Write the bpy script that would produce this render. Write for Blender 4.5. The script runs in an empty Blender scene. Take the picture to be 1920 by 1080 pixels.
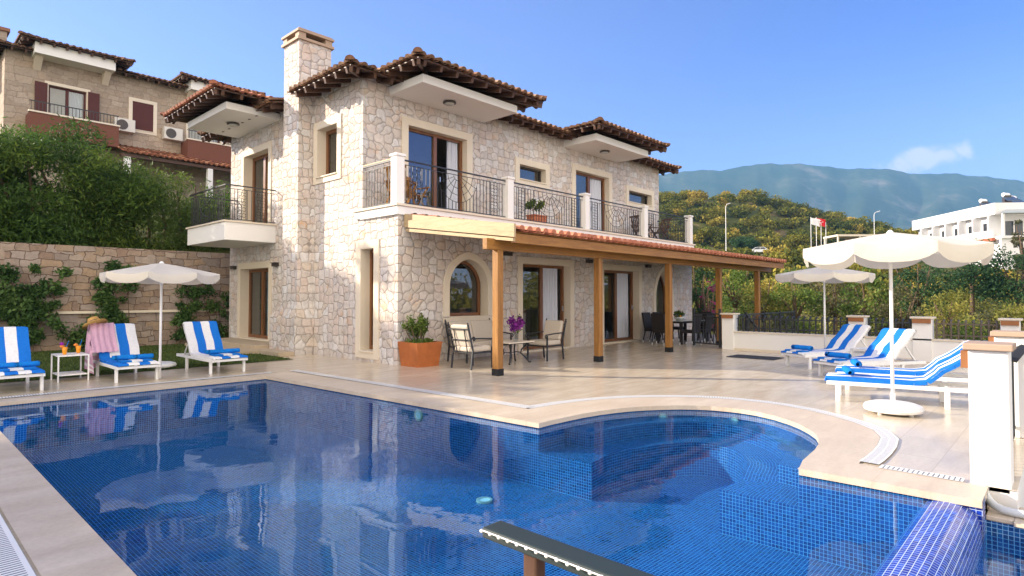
import bpy, bmesh, math, random
import numpy as np
from mathutils import Vector, Matrix
from mathutils.geometry import tessellate_polygon
random.seed(7)
sc = bpy.context.scene
R = math.radians
PI = math.pi

# ---------------------------------------------------------------- camera, sky, sun, exposure
cd = bpy.data.cameras.new('camera'); cam = bpy.data.objects.new('camera', cd); sc.collection.objects.link(cam)
cd.sensor_width = 36.0; cd.lens = 1119.55 * 36 / 1920
cd.shift_y = -(540 - 526.92) / 1920
cd.clip_start = 0.05; cd.clip_end = 20000
cam.location = (0, 0, 1.5)
cam.rotation_euler = (R(90 + 1.506), 0, R(43.104 - 90))
sc.camera = cam
SUN_EL, SUN_ROT = 22.0, -36.1
w = bpy.data.worlds.new('World'); sc.world = w; w.use_nodes = True
wn = w.node_tree.nodes; wl = w.node_tree.links
sky = wn.new('ShaderNodeTexSky'); sky.sky_type = 'NISHITA'; sky.sun_disc = False
sky.sun_elevation = R(SUN_EL); sky.sun_rotation = R(SUN_ROT); sky.altitude = 0
sky.air_density = 1.0; sky.dust_density = 0.2; sky.ozone_density = 3.0
wn['Background'].inputs[1].default_value = 0.12
vm = wn.new('ShaderNodeVectorMath'); vm.operation = 'MULTIPLY'; vm.inputs[1].default_value = (0.60, 0.525, 0.77)
wl.new(sky.outputs[0], vm.inputs[0])
# one thin orographic cloud low over the mountain, as a soft patch of the sky
tc = wn.new('ShaderNodeTexCoord'); nm = wn.new('ShaderNodeVectorMath'); nm.operation = 'NORMALIZE'; wl.new(tc.outputs['Generated'], nm.inputs[0])
def wmath(op, a, b=None, c=None):
    x = wn.new('ShaderNodeMath'); x.operation = op
    for i, v in enumerate((a, b, c)):
        if v is None: continue
        if isinstance(v, (int, float)): x.inputs[i].default_value = v
        else: wl.new(v, x.inputs[i])
    return x.outputs[0]
cdir = Vector((0.973, 0.145, 0.187)).normalized(); cside = cdir.cross(Vector((0, 0, 1))).normalized(); cup = cside.cross(cdir)
def wdot(v):
    x = wn.new('ShaderNodeVectorMath'); x.operation = 'DOT_PRODUCT'; wl.new(nm.outputs[0], x.inputs[0]); x.inputs[1].default_value = v; return x.outputs['Value']
cu, cv = wdot(cside), wdot(cup)
cnz = wn.new('ShaderNodeTexNoise'); cnz.inputs['Scale'].default_value = 26; cnz.inputs['Detail'].default_value = 8; cnz.inputs['Roughness'].default_value = 0.62; cnz.inputs['Distortion'].default_value = 0.6; wl.new(nm.outputs[0], cnz.inputs['Vector'])
cv2 = wmath('ADD', cv, wmath('MULTIPLY', cu, -0.16))
q2 = wmath('ADD', wmath('POWER', wmath('ABSOLUTE', wmath('DIVIDE', cu, 0.058)), 2.0), wmath('POWER', wmath('ABSOLUTE', wmath('DIVIDE', cv2, 0.019)), 2.0))
cm = wn.new('ShaderNodeMapRange'); cm.interpolation_type = 'SMOOTHSTEP'
wl.new(wmath('ADD', q2, wmath('MULTIPLY', wmath('SUBTRACT', cnz.outputs['Fac'], 0.5), 4.2)), cm.inputs[0]); cm.inputs[1].default_value = 1.1; cm.inputs[2].default_value = 0.0; cm.inputs[3].default_value = 0.0; cm.inputs[4].default_value = 0.85
grd = wn.new('ShaderNodeMapRange'); grd.interpolation_type = 'SMOOTHSTEP'; wl.new(wdot(Vector((0.86, -0.50, 0.1)).normalized()), grd.inputs[0]); grd.inputs[1].default_value = 0.25; grd.inputs[2].default_value = 0.98
gmx = wn.new('ShaderNodeMix'); gmx.data_type = 'RGBA'; gmx.blend_type = 'MULTIPLY'; elv = wn.new('ShaderNodeMapRange'); elv.interpolation_type = 'SMOOTHSTEP'; wl.new(wdot((0, 0, 1)), elv.inputs[0]); elv.inputs[1].default_value = 0.14; elv.inputs[2].default_value = 0.42
wl.new(wmath('MULTIPLY', grd.outputs[0], elv.outputs[0]), gmx.inputs[0]); wl.new(vm.outputs[0], gmx.inputs[6]); gmx.inputs[7].default_value = (0.34, 0.60, 0.92, 1)
front = wmath('GREATER_THAN', wdot(cdir), 0.0)
cmx = wn.new('ShaderNodeMix'); cmx.data_type = 'RGBA'; wl.new(wmath('MULTIPLY', cm.outputs[0], front), cmx.inputs[0]); wl.new(gmx.outputs[2], cmx.inputs[6]); cmx.inputs[7].default_value = (2.7, 2.65, 2.8, 1)
# bright broken cloud added out of view behind the viewer, to fill shaded facades
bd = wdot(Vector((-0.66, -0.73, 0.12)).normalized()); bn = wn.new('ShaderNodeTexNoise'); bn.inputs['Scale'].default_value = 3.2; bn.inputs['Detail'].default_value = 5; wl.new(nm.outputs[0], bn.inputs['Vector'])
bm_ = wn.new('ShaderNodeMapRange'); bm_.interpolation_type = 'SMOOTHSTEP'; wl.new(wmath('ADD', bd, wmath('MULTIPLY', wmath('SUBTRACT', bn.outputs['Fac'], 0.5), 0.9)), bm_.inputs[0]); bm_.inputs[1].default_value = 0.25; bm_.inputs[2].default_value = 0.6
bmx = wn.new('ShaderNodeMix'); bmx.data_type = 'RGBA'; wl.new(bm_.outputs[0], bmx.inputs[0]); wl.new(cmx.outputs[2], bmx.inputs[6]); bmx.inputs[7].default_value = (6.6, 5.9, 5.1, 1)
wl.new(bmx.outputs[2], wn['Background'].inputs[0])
sd = bpy.data.lights.new('sun', 'SUN'); so = bpy.data.objects.new('sun', sd); sc.collection.objects.link(so)
sd.energy = 3.0; sd.angle = R(0.5); sd.color = (1.0, 0.87, 0.70)
dts = Vector((math.sin(R(SUN_ROT)) * math.cos(R(SUN_EL)), math.cos(R(SUN_ROT)) * math.cos(R(SUN_EL)), math.sin(R(SUN_EL))))
so.rotation_euler = dts.to_track_quat('Z', 'Y').to_euler()
so.location = (-30, 40, 30)
sc.view_settings.view_transform = 'Standard'; sc.view_settings.look = 'None'
sc.view_settings.gamma = 1.0; sc.view_settings.exposure = 1.75
cy = sc.cycles
cy.max_bounces = 8; cy.diffuse_bounces = 3; cy.glossy_bounces = 4; cy.transmission_bounces = 6
cy.transparent_max_bounces = 16; cy.volume_bounces = 0
cy.use_denoising = True; cy.caustics_reflective = False; cy.caustics_refractive = False
cy.sample_clamp_indirect = 8.0

# ---------------------------------------------------------------- material helpers
def newmat(name):
    m = bpy.data.materials.new(name); m.use_nodes = True
    nt = m.node_tree
    return m, nt.nodes, nt.links, nt.nodes['Principled BSDF']
def N(n, t, **kw):
    x = n.new(t)
    for k, v in kw.items(): setattr(x, k, v)
    return x
def math_(n, l, op, a, b=None, c=None):
    x = n.new('ShaderNodeMath'); x.operation = op
    for i, v in enumerate((a, b, c)):
        if v is None: continue
        if isinstance(v, (int, float)): x.inputs[i].default_value = v
        else: l.new(v, x.inputs[i])
    return x.outputs[0]
def ramp(n, l, fac, stops, interp='LINEAR'):
    x = n.new('ShaderNodeValToRGB'); x.color_ramp.interpolation = interp
    e = x.color_ramp.elements
    while len(e) < len(stops): e.new(0.5)
    for i, (p, c) in enumerate(stops):
        e[i].position = p
        e[i].color = (*c, 1) if not isinstance(c, (int, float)) else (c, c, c, 1)
    l.new(fac, x.inputs[0]); return x.outputs[0]
def mixc(n, l, fac, a, b, blend='MIX'):
    x = n.new('ShaderNodeMix'); x.data_type = 'RGBA'; x.blend_type = blend
    for s, v in ((x.inputs[0], fac), (x.inputs[6], a), (x.inputs[7], b)):
        if isinstance(v, (int, float)): s.default_value = v
        elif isinstance(v, tuple): s.default_value = (*v, 1)
        else: l.new(v, s)
    return x.outputs[2]
def bump(n, l, h, bsdf, strength=0.4, dist=0.02):
    b = n.new('ShaderNodeBump'); b.inputs['Strength'].default_value = strength; b.inputs['Distance'].default_value = dist
    l.new(h, b.inputs['Height']); l.new(b.outputs[0], bsdf.inputs['Normal']); return b
def pos(n): return n.new('ShaderNodeNewGeometry').outputs['Position']
def vmap(n, l, v, scale=(1, 1, 1), loc=(0, 0, 0), rot=(0, 0, 0)):
    m = n.new('ShaderNodeMapping'); m.inputs['Scale'].default_value = scale; m.inputs['Location'].default_value = loc
    m.inputs['Rotation'].default_value = rot
    l.new(v, m.inputs[0]); return m.outputs[0]
def noise(n, l, v, scale, detail=4, rough=0.55, dist=0.0):
    x = n.new('ShaderNodeTexNoise'); x.inputs['Scale'].default_value = scale; x.inputs['Detail'].default_value = detail
    x.inputs['Roughness'].default_value = rough; x.inputs['Distortion'].default_value = dist
    l.new(v, x.inputs['Vector']); return x.outputs['Fac']
def plain(name, col, rough=0.6, spec=0.4, metal=0.0, var=0.12, scale=6.0, bmp=0.0):
    m, n, l, b = newmat(name)
    f = noise(n, l, pos(n), scale, 5)
    c = mixc(n, l, f, tuple(x * (1 - var) for x in col), tuple(min(1, x * (1 + var)) for x in col))
    l.new(c, b.inputs['Base Color'])
    b.inputs['Roughness'].default_value = rough; b.inputs['Specular IOR Level'].default_value = spec; b.inputs['Metallic'].default_value = metal
    if bmp: bump(n, l, noise(n, l, pos(n), scale * 6, 5), b, bmp, 0.01)
    return m
def stone_mat(name, cols, joint, su=4.3, sv=4.9, jw=0.042, stain=(0.55, 0.36, 0.2), stain_amt=0.5, bstr=0.7):
    m, n, l, b = newmat(name)
    p = pos(n); s = N(n, 'ShaderNodeSeparateXYZ'); l.new(p, s.inputs[0])
    u = math_(n, l, 'ADD', s.outputs[0], s.outputs[1])
    # every course is shifted a little, as in hand laid rubble
    cx = N(n, 'ShaderNodeCombineXYZ')
    l.new(math_(n, l, 'MULTIPLY', u, su), cx.inputs[0]); l.new(math_(n, l, 'MULTIPLY', s.outputs[2], sv), cx.inputs[1])
    nz = N(n, 'ShaderNodeTexNoise'); nz.inputs['Scale'].default_value = 1.6; nz.inputs['Detail'].default_value = 3
    l.new(cx.outputs[0], nz.inputs['Vector'])
    va = N(n, 'ShaderNodeVectorMath', operation='MULTIPLY_ADD')
    l.new(nz.outputs['Color'], va.inputs[0]); va.inputs[1].default_value = (0.24, 0.22, 0); l.new(cx.outputs[0], va.inputs[2])
    vs = []
    for ft in ('F1', 'F2'):
        q = N(n, 'ShaderNodeTexVoronoi', voronoi_dimensions='2D', feature=ft, distance='MINKOWSKI'); q.inputs['Exponent'].default_value = 7.0
        q.inputs['Scale'].default_value = 1; q.inputs['Randomness'].default_value = 0.70; l.new(va.outputs[0], q.inputs['Vector']); vs.append(q)
    vo = vs[0]; ed = math_(n, l, 'MULTIPLY', math_(n, l, 'SUBTRACT', vs[1].outputs['Distance'], vs[0].outputs['Distance']), 0.55)
    sc_ = N(n, 'ShaderNodeSeparateColor'); l.new(vo.outputs['Color'], sc_.inputs[0])
    k = len(cols)
    c = ramp(n, l, sc_.outputs[0], [(i / (k - 1), cc) for i, cc in enumerate(cols)])
    f1 = noise(n, l, p, 9, 8, 0.7); c = mixc(n, l, 0.75, c, ramp(n, l, f1, [(0.25, 0.5), (0.5, 0.82), (0.72, 1.0)]), 'MULTIPLY')
    f2 = noise(n, l, p, 1.3, 6, 0.7)
    st = math_(n, l, 'MULTIPLY', ramp(n, l, f2, [(0.56, 0.0), (0.66, 1.0)]), math_(n, l, 'MULTIPLY', sc_.outputs[1], stain_amt))
    c = mixc(n, l, st, c, stain)
    wob = math_(n, l, 'ADD', ed, math_(n, l, 'MULTIPLY', math_(n, l, 'SUBTRACT', noise(n, l, p, 22, 3), 0.5), 0.05))
    j = ramp(n, l, wob, [(jw * 0.35, 0.0), (jw, 1.0)])
    jj = ramp(n, l, noise(n, l, p, 2.3, 4, 0.6), [(0.35, 0.2), (0.65, 0.9)]); j = math_(n, l, 'SUBTRACT', 1.0, math_(n, l, 'MULTIPLY', math_(n, l, 'SUBTRACT', 1.0, j), jj))
    c = mixc(n, l, j, joint, c)
    l.new(c, b.inputs['Base Color']); b.inputs['Roughness'].default_value = 0.9; b.inputs['Specular IOR Level'].default_value = 0.2
    edge = ramp(n, l, wob, [(0.0, 0.0), (jw, 0.55), (jw * 3.5, 0.9), (0.5, 1.0)])
    h = math_(n, l, 'ADD', edge, math_(n, l, 'MULTIPLY', f1, 0.5))
    h = math_(n, l, 'ADD', h, math_(n, l, 'MULTIPLY', sc_.outputs[2], 0.25))
    bump(n, l, h, b, bstr, 0.035)
    return m
def ashlar_mat(name, cols, joint, bw=0.46, bh=0.29, bstr=0.6):
    m, n, l, b = newmat(name)
    p = pos(n); s = N(n, 'ShaderNodeSeparateXYZ'); l.new(p, s.inputs[0])
    cx = N(n, 'ShaderNodeCombineXYZ'); l.new(math_(n, l, 'ADD', s.outputs[0], s.outputs[1]), cx.inputs[0]); l.new(s.outputs[2], cx.inputs[1])
    nz = N(n, 'ShaderNodeTexNoise'); nz.inputs['Scale'].default_value = 2.4; nz.inputs['Detail'].default_value = 3; l.new(cx.outputs[0], nz.inputs['Vector'])
    va = N(n, 'ShaderNodeVectorMath', operation='MULTIPLY_ADD'); l.new(nz.outputs['Color'], va.inputs[0]); va.inputs[1].default_value = (0.34, 0.26, 0); l.new(cx.outputs[0], va.inputs[2])
    out = []
    for k, (w_, h_, of) in enumerate(((bw, bh, 0.43), (bw * 0.72, bh * 0.70, 0.57))):
        br = N(n, 'ShaderNodeTexBrick'); br.offset = of; br.squash = 1.35; br.squash_frequency = 3; l.new(va.outputs[0], br.inputs['Vector']); br.inputs['Scale'].default_value = 1
        br.inputs['Brick Width'].default_value = w_; br.inputs['Row Height'].default_value = h_; br.inputs['Mortar Size'].default_value = 0.012; br.inputs['Mortar Smooth'].default_value = 0.6
        br.inputs['Color1'].default_value = (0, 0, 0, 1); br.inputs['Color2'].default_value = (1, 1, 1, 1); br.inputs['Mortar'].default_value = (0.5, 0.5, 0.5, 1); out.append(br)
    msk = N(n, 'ShaderNodeTexVoronoi', voronoi_dimensions='2D', feature='F1', distance='CHEBYCHEV'); msk.inputs['Scale'].default_value = 1.1; l.new(cx.outputs[0], msk.inputs['Vector'])
    mk = math_(n, l, 'GREATER_THAN', math_(n, l, 'FRACT', math_(n, l, 'MULTIPLY', msk.outputs['Color'], 3.7)), 0.5)
    col = mixc(n, l, mk, out[0].outputs['Color'], out[1].outputs['Color']); mo = N(n, 'ShaderNodeMix'); l.new(mk, mo.inputs[0]); l.new(out[0].outputs['Fac'], mo.inputs[2]); l.new(out[1].outputs['Fac'], mo.inputs[3])
    bwn = N(n, 'ShaderNodeRGBToBW'); l.new(col, bwn.inputs[0]); k = len(cols)
    c = ramp(n, l, bwn.outputs[0], [(i / (k - 1), cc) for i, cc in enumerate(cols)])
    f1 = noise(n, l, p, 9, 8, 0.7); c = mixc(n, l, 0.8, c, ramp(n, l, f1, [(0.25, 0.5), (0.5, 0.85), (0.72, 1.0)]), 'MULTIPLY')
    f2 = noise(n, l, p, 1.1, 5, 0.7); c = mixc(n, l, 0.35, c, ramp(n, l, f2, [(0.35, 0.6), (0.65, 1.0)]), 'MULTIPLY')
    c = mixc(n, l, mo.outputs[0], c, joint)
    l.new(c, b.inputs['Base Color']); b.inputs['Roughness'].default_value = 0.9; b.inputs['Specular IOR Level'].default_value = 0.2
    h = math_(n, l, 'ADD', math_(n, l, 'SUBTRACT', 1.0, mo.outputs[0]), math_(n, l, 'MULTIPLY', f1, 0.6)); bump(n, l, h, b, bstr, 0.03)
    return m
def wood_mat(name, c1, c2, axis=0, rough=0.5, spec=0.35):
    m, n, l, b = newmat(name)
    s = [14, 14, 14]; s[axis] = 1.1
    v = vmap(n, l, pos(n), tuple(s))
    f = noise(n, l, v, 1.2, 6, 0.65, 0.6); g = noise(n, l, v, 7, 4, 0.6)
    c = mixc(n, l, ramp(n, l, f, [(0.3, 0.0), (0.7, 1.0)]), c1, c2)
    c = mixc(n, l, 0.5, c, ramp(n, l, g, [(0.3, 0.55), (0.6, 1.0)]), 'MULTIPLY')
    l.new(c, b.inputs['Base Color']); b.inputs['Roughness'].default_value = rough; b.inputs['Specular IOR Level'].default_value = spec
    bump(n, l, g, b, 0.25, 0.004)
    return m
def rnd_mat(name, stops, rough=0.7, spec=0.3, trans=0.0, var=0.3, vscale=8, bmp=0):
    """colour by the per-tile / per-leaf random attribute"""
    m, n, l, b = newmat(name)
    a = N(n, 'ShaderNodeAttribute', attribute_name='rnd')
    c = ramp(n, l, a.outputs['Fac'], stops)
    f = noise(n, l, pos(n), vscale, 5, 0.65)
    c = mixc(n, l, var, c, ramp(n, l, f, [(0.3, 0.45), (0.65, 1.0)]), 'MULTIPLY')
    l.new(c, b.inputs['Base Color']); b.inputs['Roughness'].default_value = rough; b.inputs['Specular IOR Level'].default_value = spec
    if bmp: bump(n, l, f, b, bmp, 0.01)
    if trans:
        t = N(n, 'ShaderNodeBsdfTranslucent'); l.new(c, t.inputs[0])
        mx = N(n, 'ShaderNodeMixShader'); mx.inputs[0].default_value = trans
        l.new(b.outputs[0], mx.inputs[1]); l.new(t.outputs[0], mx.inputs[2])
        l.new(mx.outputs[0], n['Material Output'].inputs[0])
    return m
def leaf_mat(name, dark, mid, light): return rnd_mat(name, [(0.0, dark), (0.55, mid), (1.0, light)], 0.6, 0.25, 0.33, 0.35, 1.2)
def cloth_mat(name, col, trans=0.35, rough=0.9):
    m, n, l, b = newmat(name)
    f = noise(n, l, pos(n), 5, 4); c = mixc(n, l, f, tuple(x * 0.93 for x in col), col)
    l.new(c, b.inputs['Base Color']); b.inputs['Roughness'].default_value = rough; b.inputs['Specular IOR Level'].default_value = 0.12
    bump(n, l, noise(n, l, pos(n), 11, 3), b, 0.35, 0.02)
    t = N(n, 'ShaderNodeBsdfTranslucent'); l.new(c, t.inputs[0])
    mx = N(n, 'ShaderNodeMixShader'); mx.inputs[0].default_value = trans
    l.new(b.outputs[0], mx.inputs[1]); l.new(t.outputs[0], mx.inputs[2]); l.new(mx.outputs[0], n['Material Output'].inputs[0])
    return m
def glass_mat(name, tint, ior=1.9, gloss=(1, 1, 1)):
    m, n, l, b = newmat(name); n.remove(b)
    fr = N(n, 'ShaderNodeFresnel'); bf = n.new('ShaderNodeNewGeometry').outputs['Backfacing']; l.new(math_(n, l, 'MULTIPLY_ADD', bf, 1 / ior - ior, ior), fr.inputs[0])   # same reflection from both sides of the sheet
    t = N(n, 'ShaderNodeBsdfTransparent'); t.inputs[0].default_value = (*tint, 1)
    g = N(n, 'ShaderNodeBsdfGlossy'); g.inputs['Roughness'].default_value = 0.0; g.inputs[0].default_value = (*gloss, 1)
    mx = N(n, 'ShaderNodeMixShader'); l.new(fr.outputs[0], mx.inputs[0]); l.new(t.outputs[0], mx.inputs[1]); l.new(g.outputs[0], mx.inputs[2])
    l.new(mx.outputs[0], n['Material Output'].inputs[0]); return m
def water_mat(name, tint):
    m = glass_mat(name, tint, 1.30, (0.60, 0.71, 0.92)); n = m.node_tree.nodes; l = m.node_tree.links
    p = pos(n)
    f = noise(n, l, vmap(n, l, p, (1, 1, 1)), 2.2, 2, 0.5)
    patch = ramp(n, l, noise(n, l, p, 0.55, 2, 0.5), [(0.38, 0.12), (0.62, 1.0)])
    f2 = math_(n, l, 'MULTIPLY', noise(n, l, p, 9, 2, 0.5), 0.16)
    h = math_(n, l, 'MULTIPLY', math_(n, l, 'ADD', f, f2), patch)
    b = N(n, 'ShaderNodeBump'); b.inputs['Strength'].default_value = 0.08; b.inputs['Distance'].default_value = 0.05
    l.new(h, b.inputs['Height'])
    for x in n:
        if x.type in ('BSDF_GLOSSY', 'FRESNEL'): l.new(b.outputs[0], x.inputs['Normal'])
    return m
def pool_tile_mat(name, size=0.032, cols=None, grout=(0.20, 0.44, 0.70), spec=0.5):
    m, n, l, b = newmat(name)
    uv = N(n, 'ShaderNodeUVMap').outputs[0]
    s = N(n, 'ShaderNodeVectorMath', operation='SCALE'); l.new(uv, s.inputs[0]); s.inputs['Scale'].default_value = 1 / size
    fl = N(n, 'ShaderNodeVectorMath', operation='FLOOR'); l.new(s.outputs[0], fl.inputs[0])
    fr = N(n, 'ShaderNodeVectorMath', operation='FRACTION'); l.new(s.outputs[0], fr.inputs[0])
    sx = N(n, 'ShaderNodeSeparateXYZ'); l.new(fr.outputs[0], sx.inputs[0])
    dx = math_(n, l, 'ABSOLUTE', math_(n, l, 'SUBTRACT', sx.outputs[0], 0.5)); dy = math_(n, l, 'ABSOLUTE', math_(n, l, 'SUBTRACT', sx.outputs[1], 0.5))
    e = math_(n, l, 'MAXIMUM', dx, dy)
    g = ramp(n, l, e, [(0.43, 0.0), (0.455, 1.0)])
    wn_ = N(n, 'ShaderNodeTexWhiteNoise', noise_dimensions='3D'); l.new(fl.outputs[0], wn_.inputs['Vector'])
    c = ramp(n, l, wn_.outputs['Value'], cols or [(0.0, (0.001, 0.028, 0.125)), (0.35, (0.002, 0.045, 0.19)), (0.75, (0.003, 0.066, 0.25)), (1.0, (0.008, 0.10, 0.29))])
    c = mixc(n, l, g, c, grout)
    l.new(c, b.inputs['Base Color']); b.inputs['Roughness'].default_value = 0.16; b.inputs['Specular IOR Level'].default_value = spec
    bump(n, l, math_(n, l, 'SUBTRACT', 1.0, g), b, 0.4, 0.003)
    return m
def paving_mat(name, c1, c2, tx=0.9, ty=0.45, rough=0.28, jw=0.010, stretch=(0.55, 2.6)):
    m, n, l, b = newmat(name)
    p = pos(n)
    br = N(n, 'ShaderNodeTexBrick'); br.offset = 0.5
    l.new(p, br.inputs['Vector']); br.inputs['Scale'].default_value = 1.0
    br.inputs['Brick Width'].default_value = tx; br.inputs['Row Height'].default_value = ty
    br.inputs['Mortar Size'].default_value = jw * 0.5; br.inputs['Mortar Smooth'].default_value = 0.1
    br.inputs['Color1'].default_value = (0, 0, 0, 1); br.inputs['Color2'].default_value = (1, 1, 1, 1); br.inputs['Mortar'].default_value = (0.5, 0.5, 0.5, 1)
    v = vmap(n, l, p, (stretch[0], stretch[1], 1), rot=(0, 0, 0.12))
    off = N(n, 'ShaderNodeVectorMath', operation='MULTIPLY_ADD'); l.new(br.outputs['Color'], off.inputs[0]); off.inputs[1].default_value = (3, 7, 0); l.new(v, off.inputs[2])
    f = noise(n, l, off.outputs[0], 1.6, 7, 0.62, 0.4)
    c = mixc(n, l, ramp(n, l, f, [(0.3, 0.0), (0.68, 1.0)]), c1, c2)
    g = noise(n, l, p, 30, 4, 0.6); c = mixc(n, l, 0.35, c, ramp(n, l, g, [(0.3, 0.7), (0.6, 1.0)]), 'MULTIPLY')
    bw = N(n, 'ShaderNodeRGBToBW'); l.new(br.outputs['Color'], bw.inputs[0])
    c = mixc(n, l, 0.12, c, ramp(n, l, bw.outputs[0], [(0.0, 0.8), (1.0, 1.0)]), 'MULTIPLY')
    c = mixc(n, l, math_(n, l, 'MULTIPLY', br.outputs['Fac'], 0.55), c, tuple(x * 0.7 for x in c1))
    l.new(c, b.inputs['Base Color'])
    l.new(math_(n, l, 'MULTIPLY_ADD', f, 0.25, rough - 0.1), b.inputs['Roughness']); b.inputs['Specular IOR Level'].default_value = 0.5
    bump(n, l, math_(n, l, 'SUBTRACT', 1.0, br.outputs['Fac']), b, 0.2, 0.004)
    return m
def stripe_uv_mat(name, cols, axis=0, rough=0.9):
    m, n, l, b = newmat(name)
    uv = N(n, 'ShaderNodeUVMap').outputs[0]; s = N(n, 'ShaderNodeSeparateXYZ'); l.new(uv, s.inputs[0])
    k = len(cols)
    c = ramp(n, l, s.outputs[axis], [(i / k, cc) for i, cc in enumerate(cols)], 'CONSTANT')
    f = noise(n, l, pos(n), 26, 5, 0.7); c = mixc(n, l, 0.4, c, ramp(n, l, f, [(0.3, 0.72), (0.6, 1.0)]), 'MULTIPLY')
    l.new(c, b.inputs['Base Color']); b.inputs['Roughness'].default_value = rough; b.inputs['Specular IOR Level'].default_value = 0.12
    bump(n, l, noise(n, l, pos(n), 9, 4), b, 0.6, 0.03)
    return m
def grating_mat(name):
    m, n, l, b = newmat(name)
    uv = N(n, 'ShaderNodeUVMap').outputs[0]; s = N(n, 'ShaderNodeSeparateXYZ'); l.new(uv, s.inputs[0])
    fx = math_(n, l, 'FRACT', math_(n, l, 'MULTIPLY', s.outputs[0], 28.0))
    cut = math_(n, l, 'GREATER_THAN', fx, 0.68)
    inn = math_(n, l, 'LESS_THAN', math_(n, l, 'ABSOLUTE', math_(n, l, 'SUBTRACT', s.outputs[1], 0.5)), 0.40)
    mid = math_(n, l, 'GREATER_THAN', math_(n, l, 'ABSOLUTE', math_(n, l, 'SUBTRACT', s.outputs[1], 0.5)), 0.03)
    k = math_(n, l, 'MULTIPLY', cut, math_(n, l, 'MULTIPLY', inn, mid))
    c = mixc(n, l, k, (0.78, 0.78, 0.76), (0.05, 0.05, 0.055))
    l.new(c, b.inputs['Base Color']); b.inputs['Roughness'].default_value = 0.4
    return m

M = {}
M['stone'] = stone_mat('pale_rubble_stone', [(0.60, 0.54, 0.49), (0.74, 0.69, 0.645), (0.69, 0.58, 0.515), (0.77, 0.745, 0.725), (0.62, 0.57, 0.545), (0.72, 0.62, 0.525)], (0.30, 0.255, 0.22), stain=(0.58, 0.34, 0.17), stain_amt=0.75)
M['stone2'] = ashlar_mat('warm_block_stone', [(0.33, 0.235, 0.18), (0.44, 0.345, 0.275), (0.32, 0.265, 0.235), (0.45, 0.325, 0.22), (0.40, 0.335, 0.30), (0.48, 0.39, 0.32)], (0.13, 0.09, 0.07))
M['stone3'] = ashlar_mat('beige_ashlar', [(0.42, 0.34, 0.26), (0.50, 0.41, 0.32), (0.38, 0.31, 0.24), (0.46, 0.36, 0.27)], (0.27, 0.21, 0.16), 0.55, 0.34)
M['trim'] = plain('cream_limestone_trim', (0.70, 0.62, 0.50), 0.7, 0.3, var=0.08, scale=3, bmp=0.1)
M['white'] = plain('white_plaster', (0.80, 0.79, 0.77), 0.75, 0.25, var=0.04, scale=1.5, bmp=0.08)
M['soffit'] = plain('white_soffit_plaster', (0.80, 0.79, 0.76), 0.8, 0.2, var=0.03, scale=1.2)
M['paint'] = plain('white_painted_metal', (0.82, 0.82, 0.81), 0.35, 0.5, var=0.03)
M['tile'] = rnd_mat('terracotta_roof_tile', [(0.0, (0.22, 0.095, 0.055)), (0.4, (0.40, 0.15, 0.085)), (0.75, (0.52, 0.24, 0.14)), (1.0, (0.60, 0.36, 0.24))], 0.8, 0.25, 0, 0.55, 14)
M['oldtile'] = rnd_mat('weathered_roof_tile', [(0.0, (0.11, 0.07, 0.04)), (0.4, (0.24, 0.12, 0.07)), (0.75, (0.36, 0.2, 0.115)), (1.0, (0.50, 0.36, 0.24))], 0.85, 0.2, 0, 0.6, 14)
M['newtile'] = rnd_mat('orange_roof_tile', [(0.0, (0.42, 0.15, 0.085)), (0.5, (0.56, 0.22, 0.13)), (1.0, (0.66, 0.34, 0.22))], 0.8, 0.25, 0, 0.3, 14)
for a in range(3):
    M['dwood%d' % a] = wood_mat('dark_brown_timber', (0.055, 0.026, 0.016), (0.12, 0.06, 0.035), a)
    M['wood%d' % a] = wood_mat('honey_timber', (0.225, 0.10, 0.024), (0.40, 0.195, 0.048), a)
    M['pale%d' % a] = wood_mat('pale_timber', (0.40, 0.29, 0.155), (0.51, 0.385, 0.22), a)
    M['frame%d' % a] = wood_mat('chestnut_window_frame', (0.14, 0.055, 0.02), (0.26, 0.11, 0.04), a, 0.35, 0.5)
M['iron'] = plain('black_wrought_iron', (0.022, 0.024, 0.028), 0.45, 0.5)
M['sunlitrail'] = plain('sunlit_brown_iron', (0.10, 0.075, 0.05), 0.45, 0.5)  # fence iron with its golden brown sunlit look put into the colour
M['glass'] = glass_mat('window_glass', (0.50, 0.60, 0.62), 2.1)
M['curtain'] = cloth_mat('sheer_white_curtain', (0.84, 0.88, 1.0), 0.2)
M['cloth'] = cloth_mat('white_canvas', (0.80, 0.75, 0.65), 0.32)
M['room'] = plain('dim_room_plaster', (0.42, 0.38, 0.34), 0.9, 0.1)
M['deck'] = paving_mat('travertine_paving', (0.54, 0.45, 0.335), (0.635, 0.55, 0.425), 0.9, 0.45, 0.19, 0.009)
M['coping'] = paving_mat('travertine_coping', (0.53, 0.43, 0.315), (0.64, 0.55, 0.43), 1.2, 1.2, 0.4, 0.004)
M['pool'] = pool_tile_mat('blue_glass_mosaic')
M['pooledge'] = pool_tile_mat('wet_blue_mosaic', 0.036, [(0.0, (0.006, 0.022, 0.24)), (0.35, (0.009, 0.035, 0.33)), (0.75, (0.014, 0.055, 0.42)), (1.0, (0.03, 0.10, 0.52))], (0.50, 0.60, 0.78), 0.22)
M['water'] = water_mat('clear_pool_water', (0.48, 0.82, 0.97))
M['grate'] = grating_mat('white_drain_grating')
M['stepstone'] = plain('shaded_step_stone', (0.44, 0.36, 0.26), 0.6, 0.3, var=0.2, scale=4, bmp=0.2)  # darker than the paving: shade on the risers is put into the colour
M['cap'] = plain('tan_stone_cap', (0.40, 0.29, 0.21), 0.7, 0.3, var=0.12, scale=5)
M['corten'] = plain('rusty_orange_steel', (0.42, 0.13, 0.035), 0.55, 0.4, var=0.4, scale=5)
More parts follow.
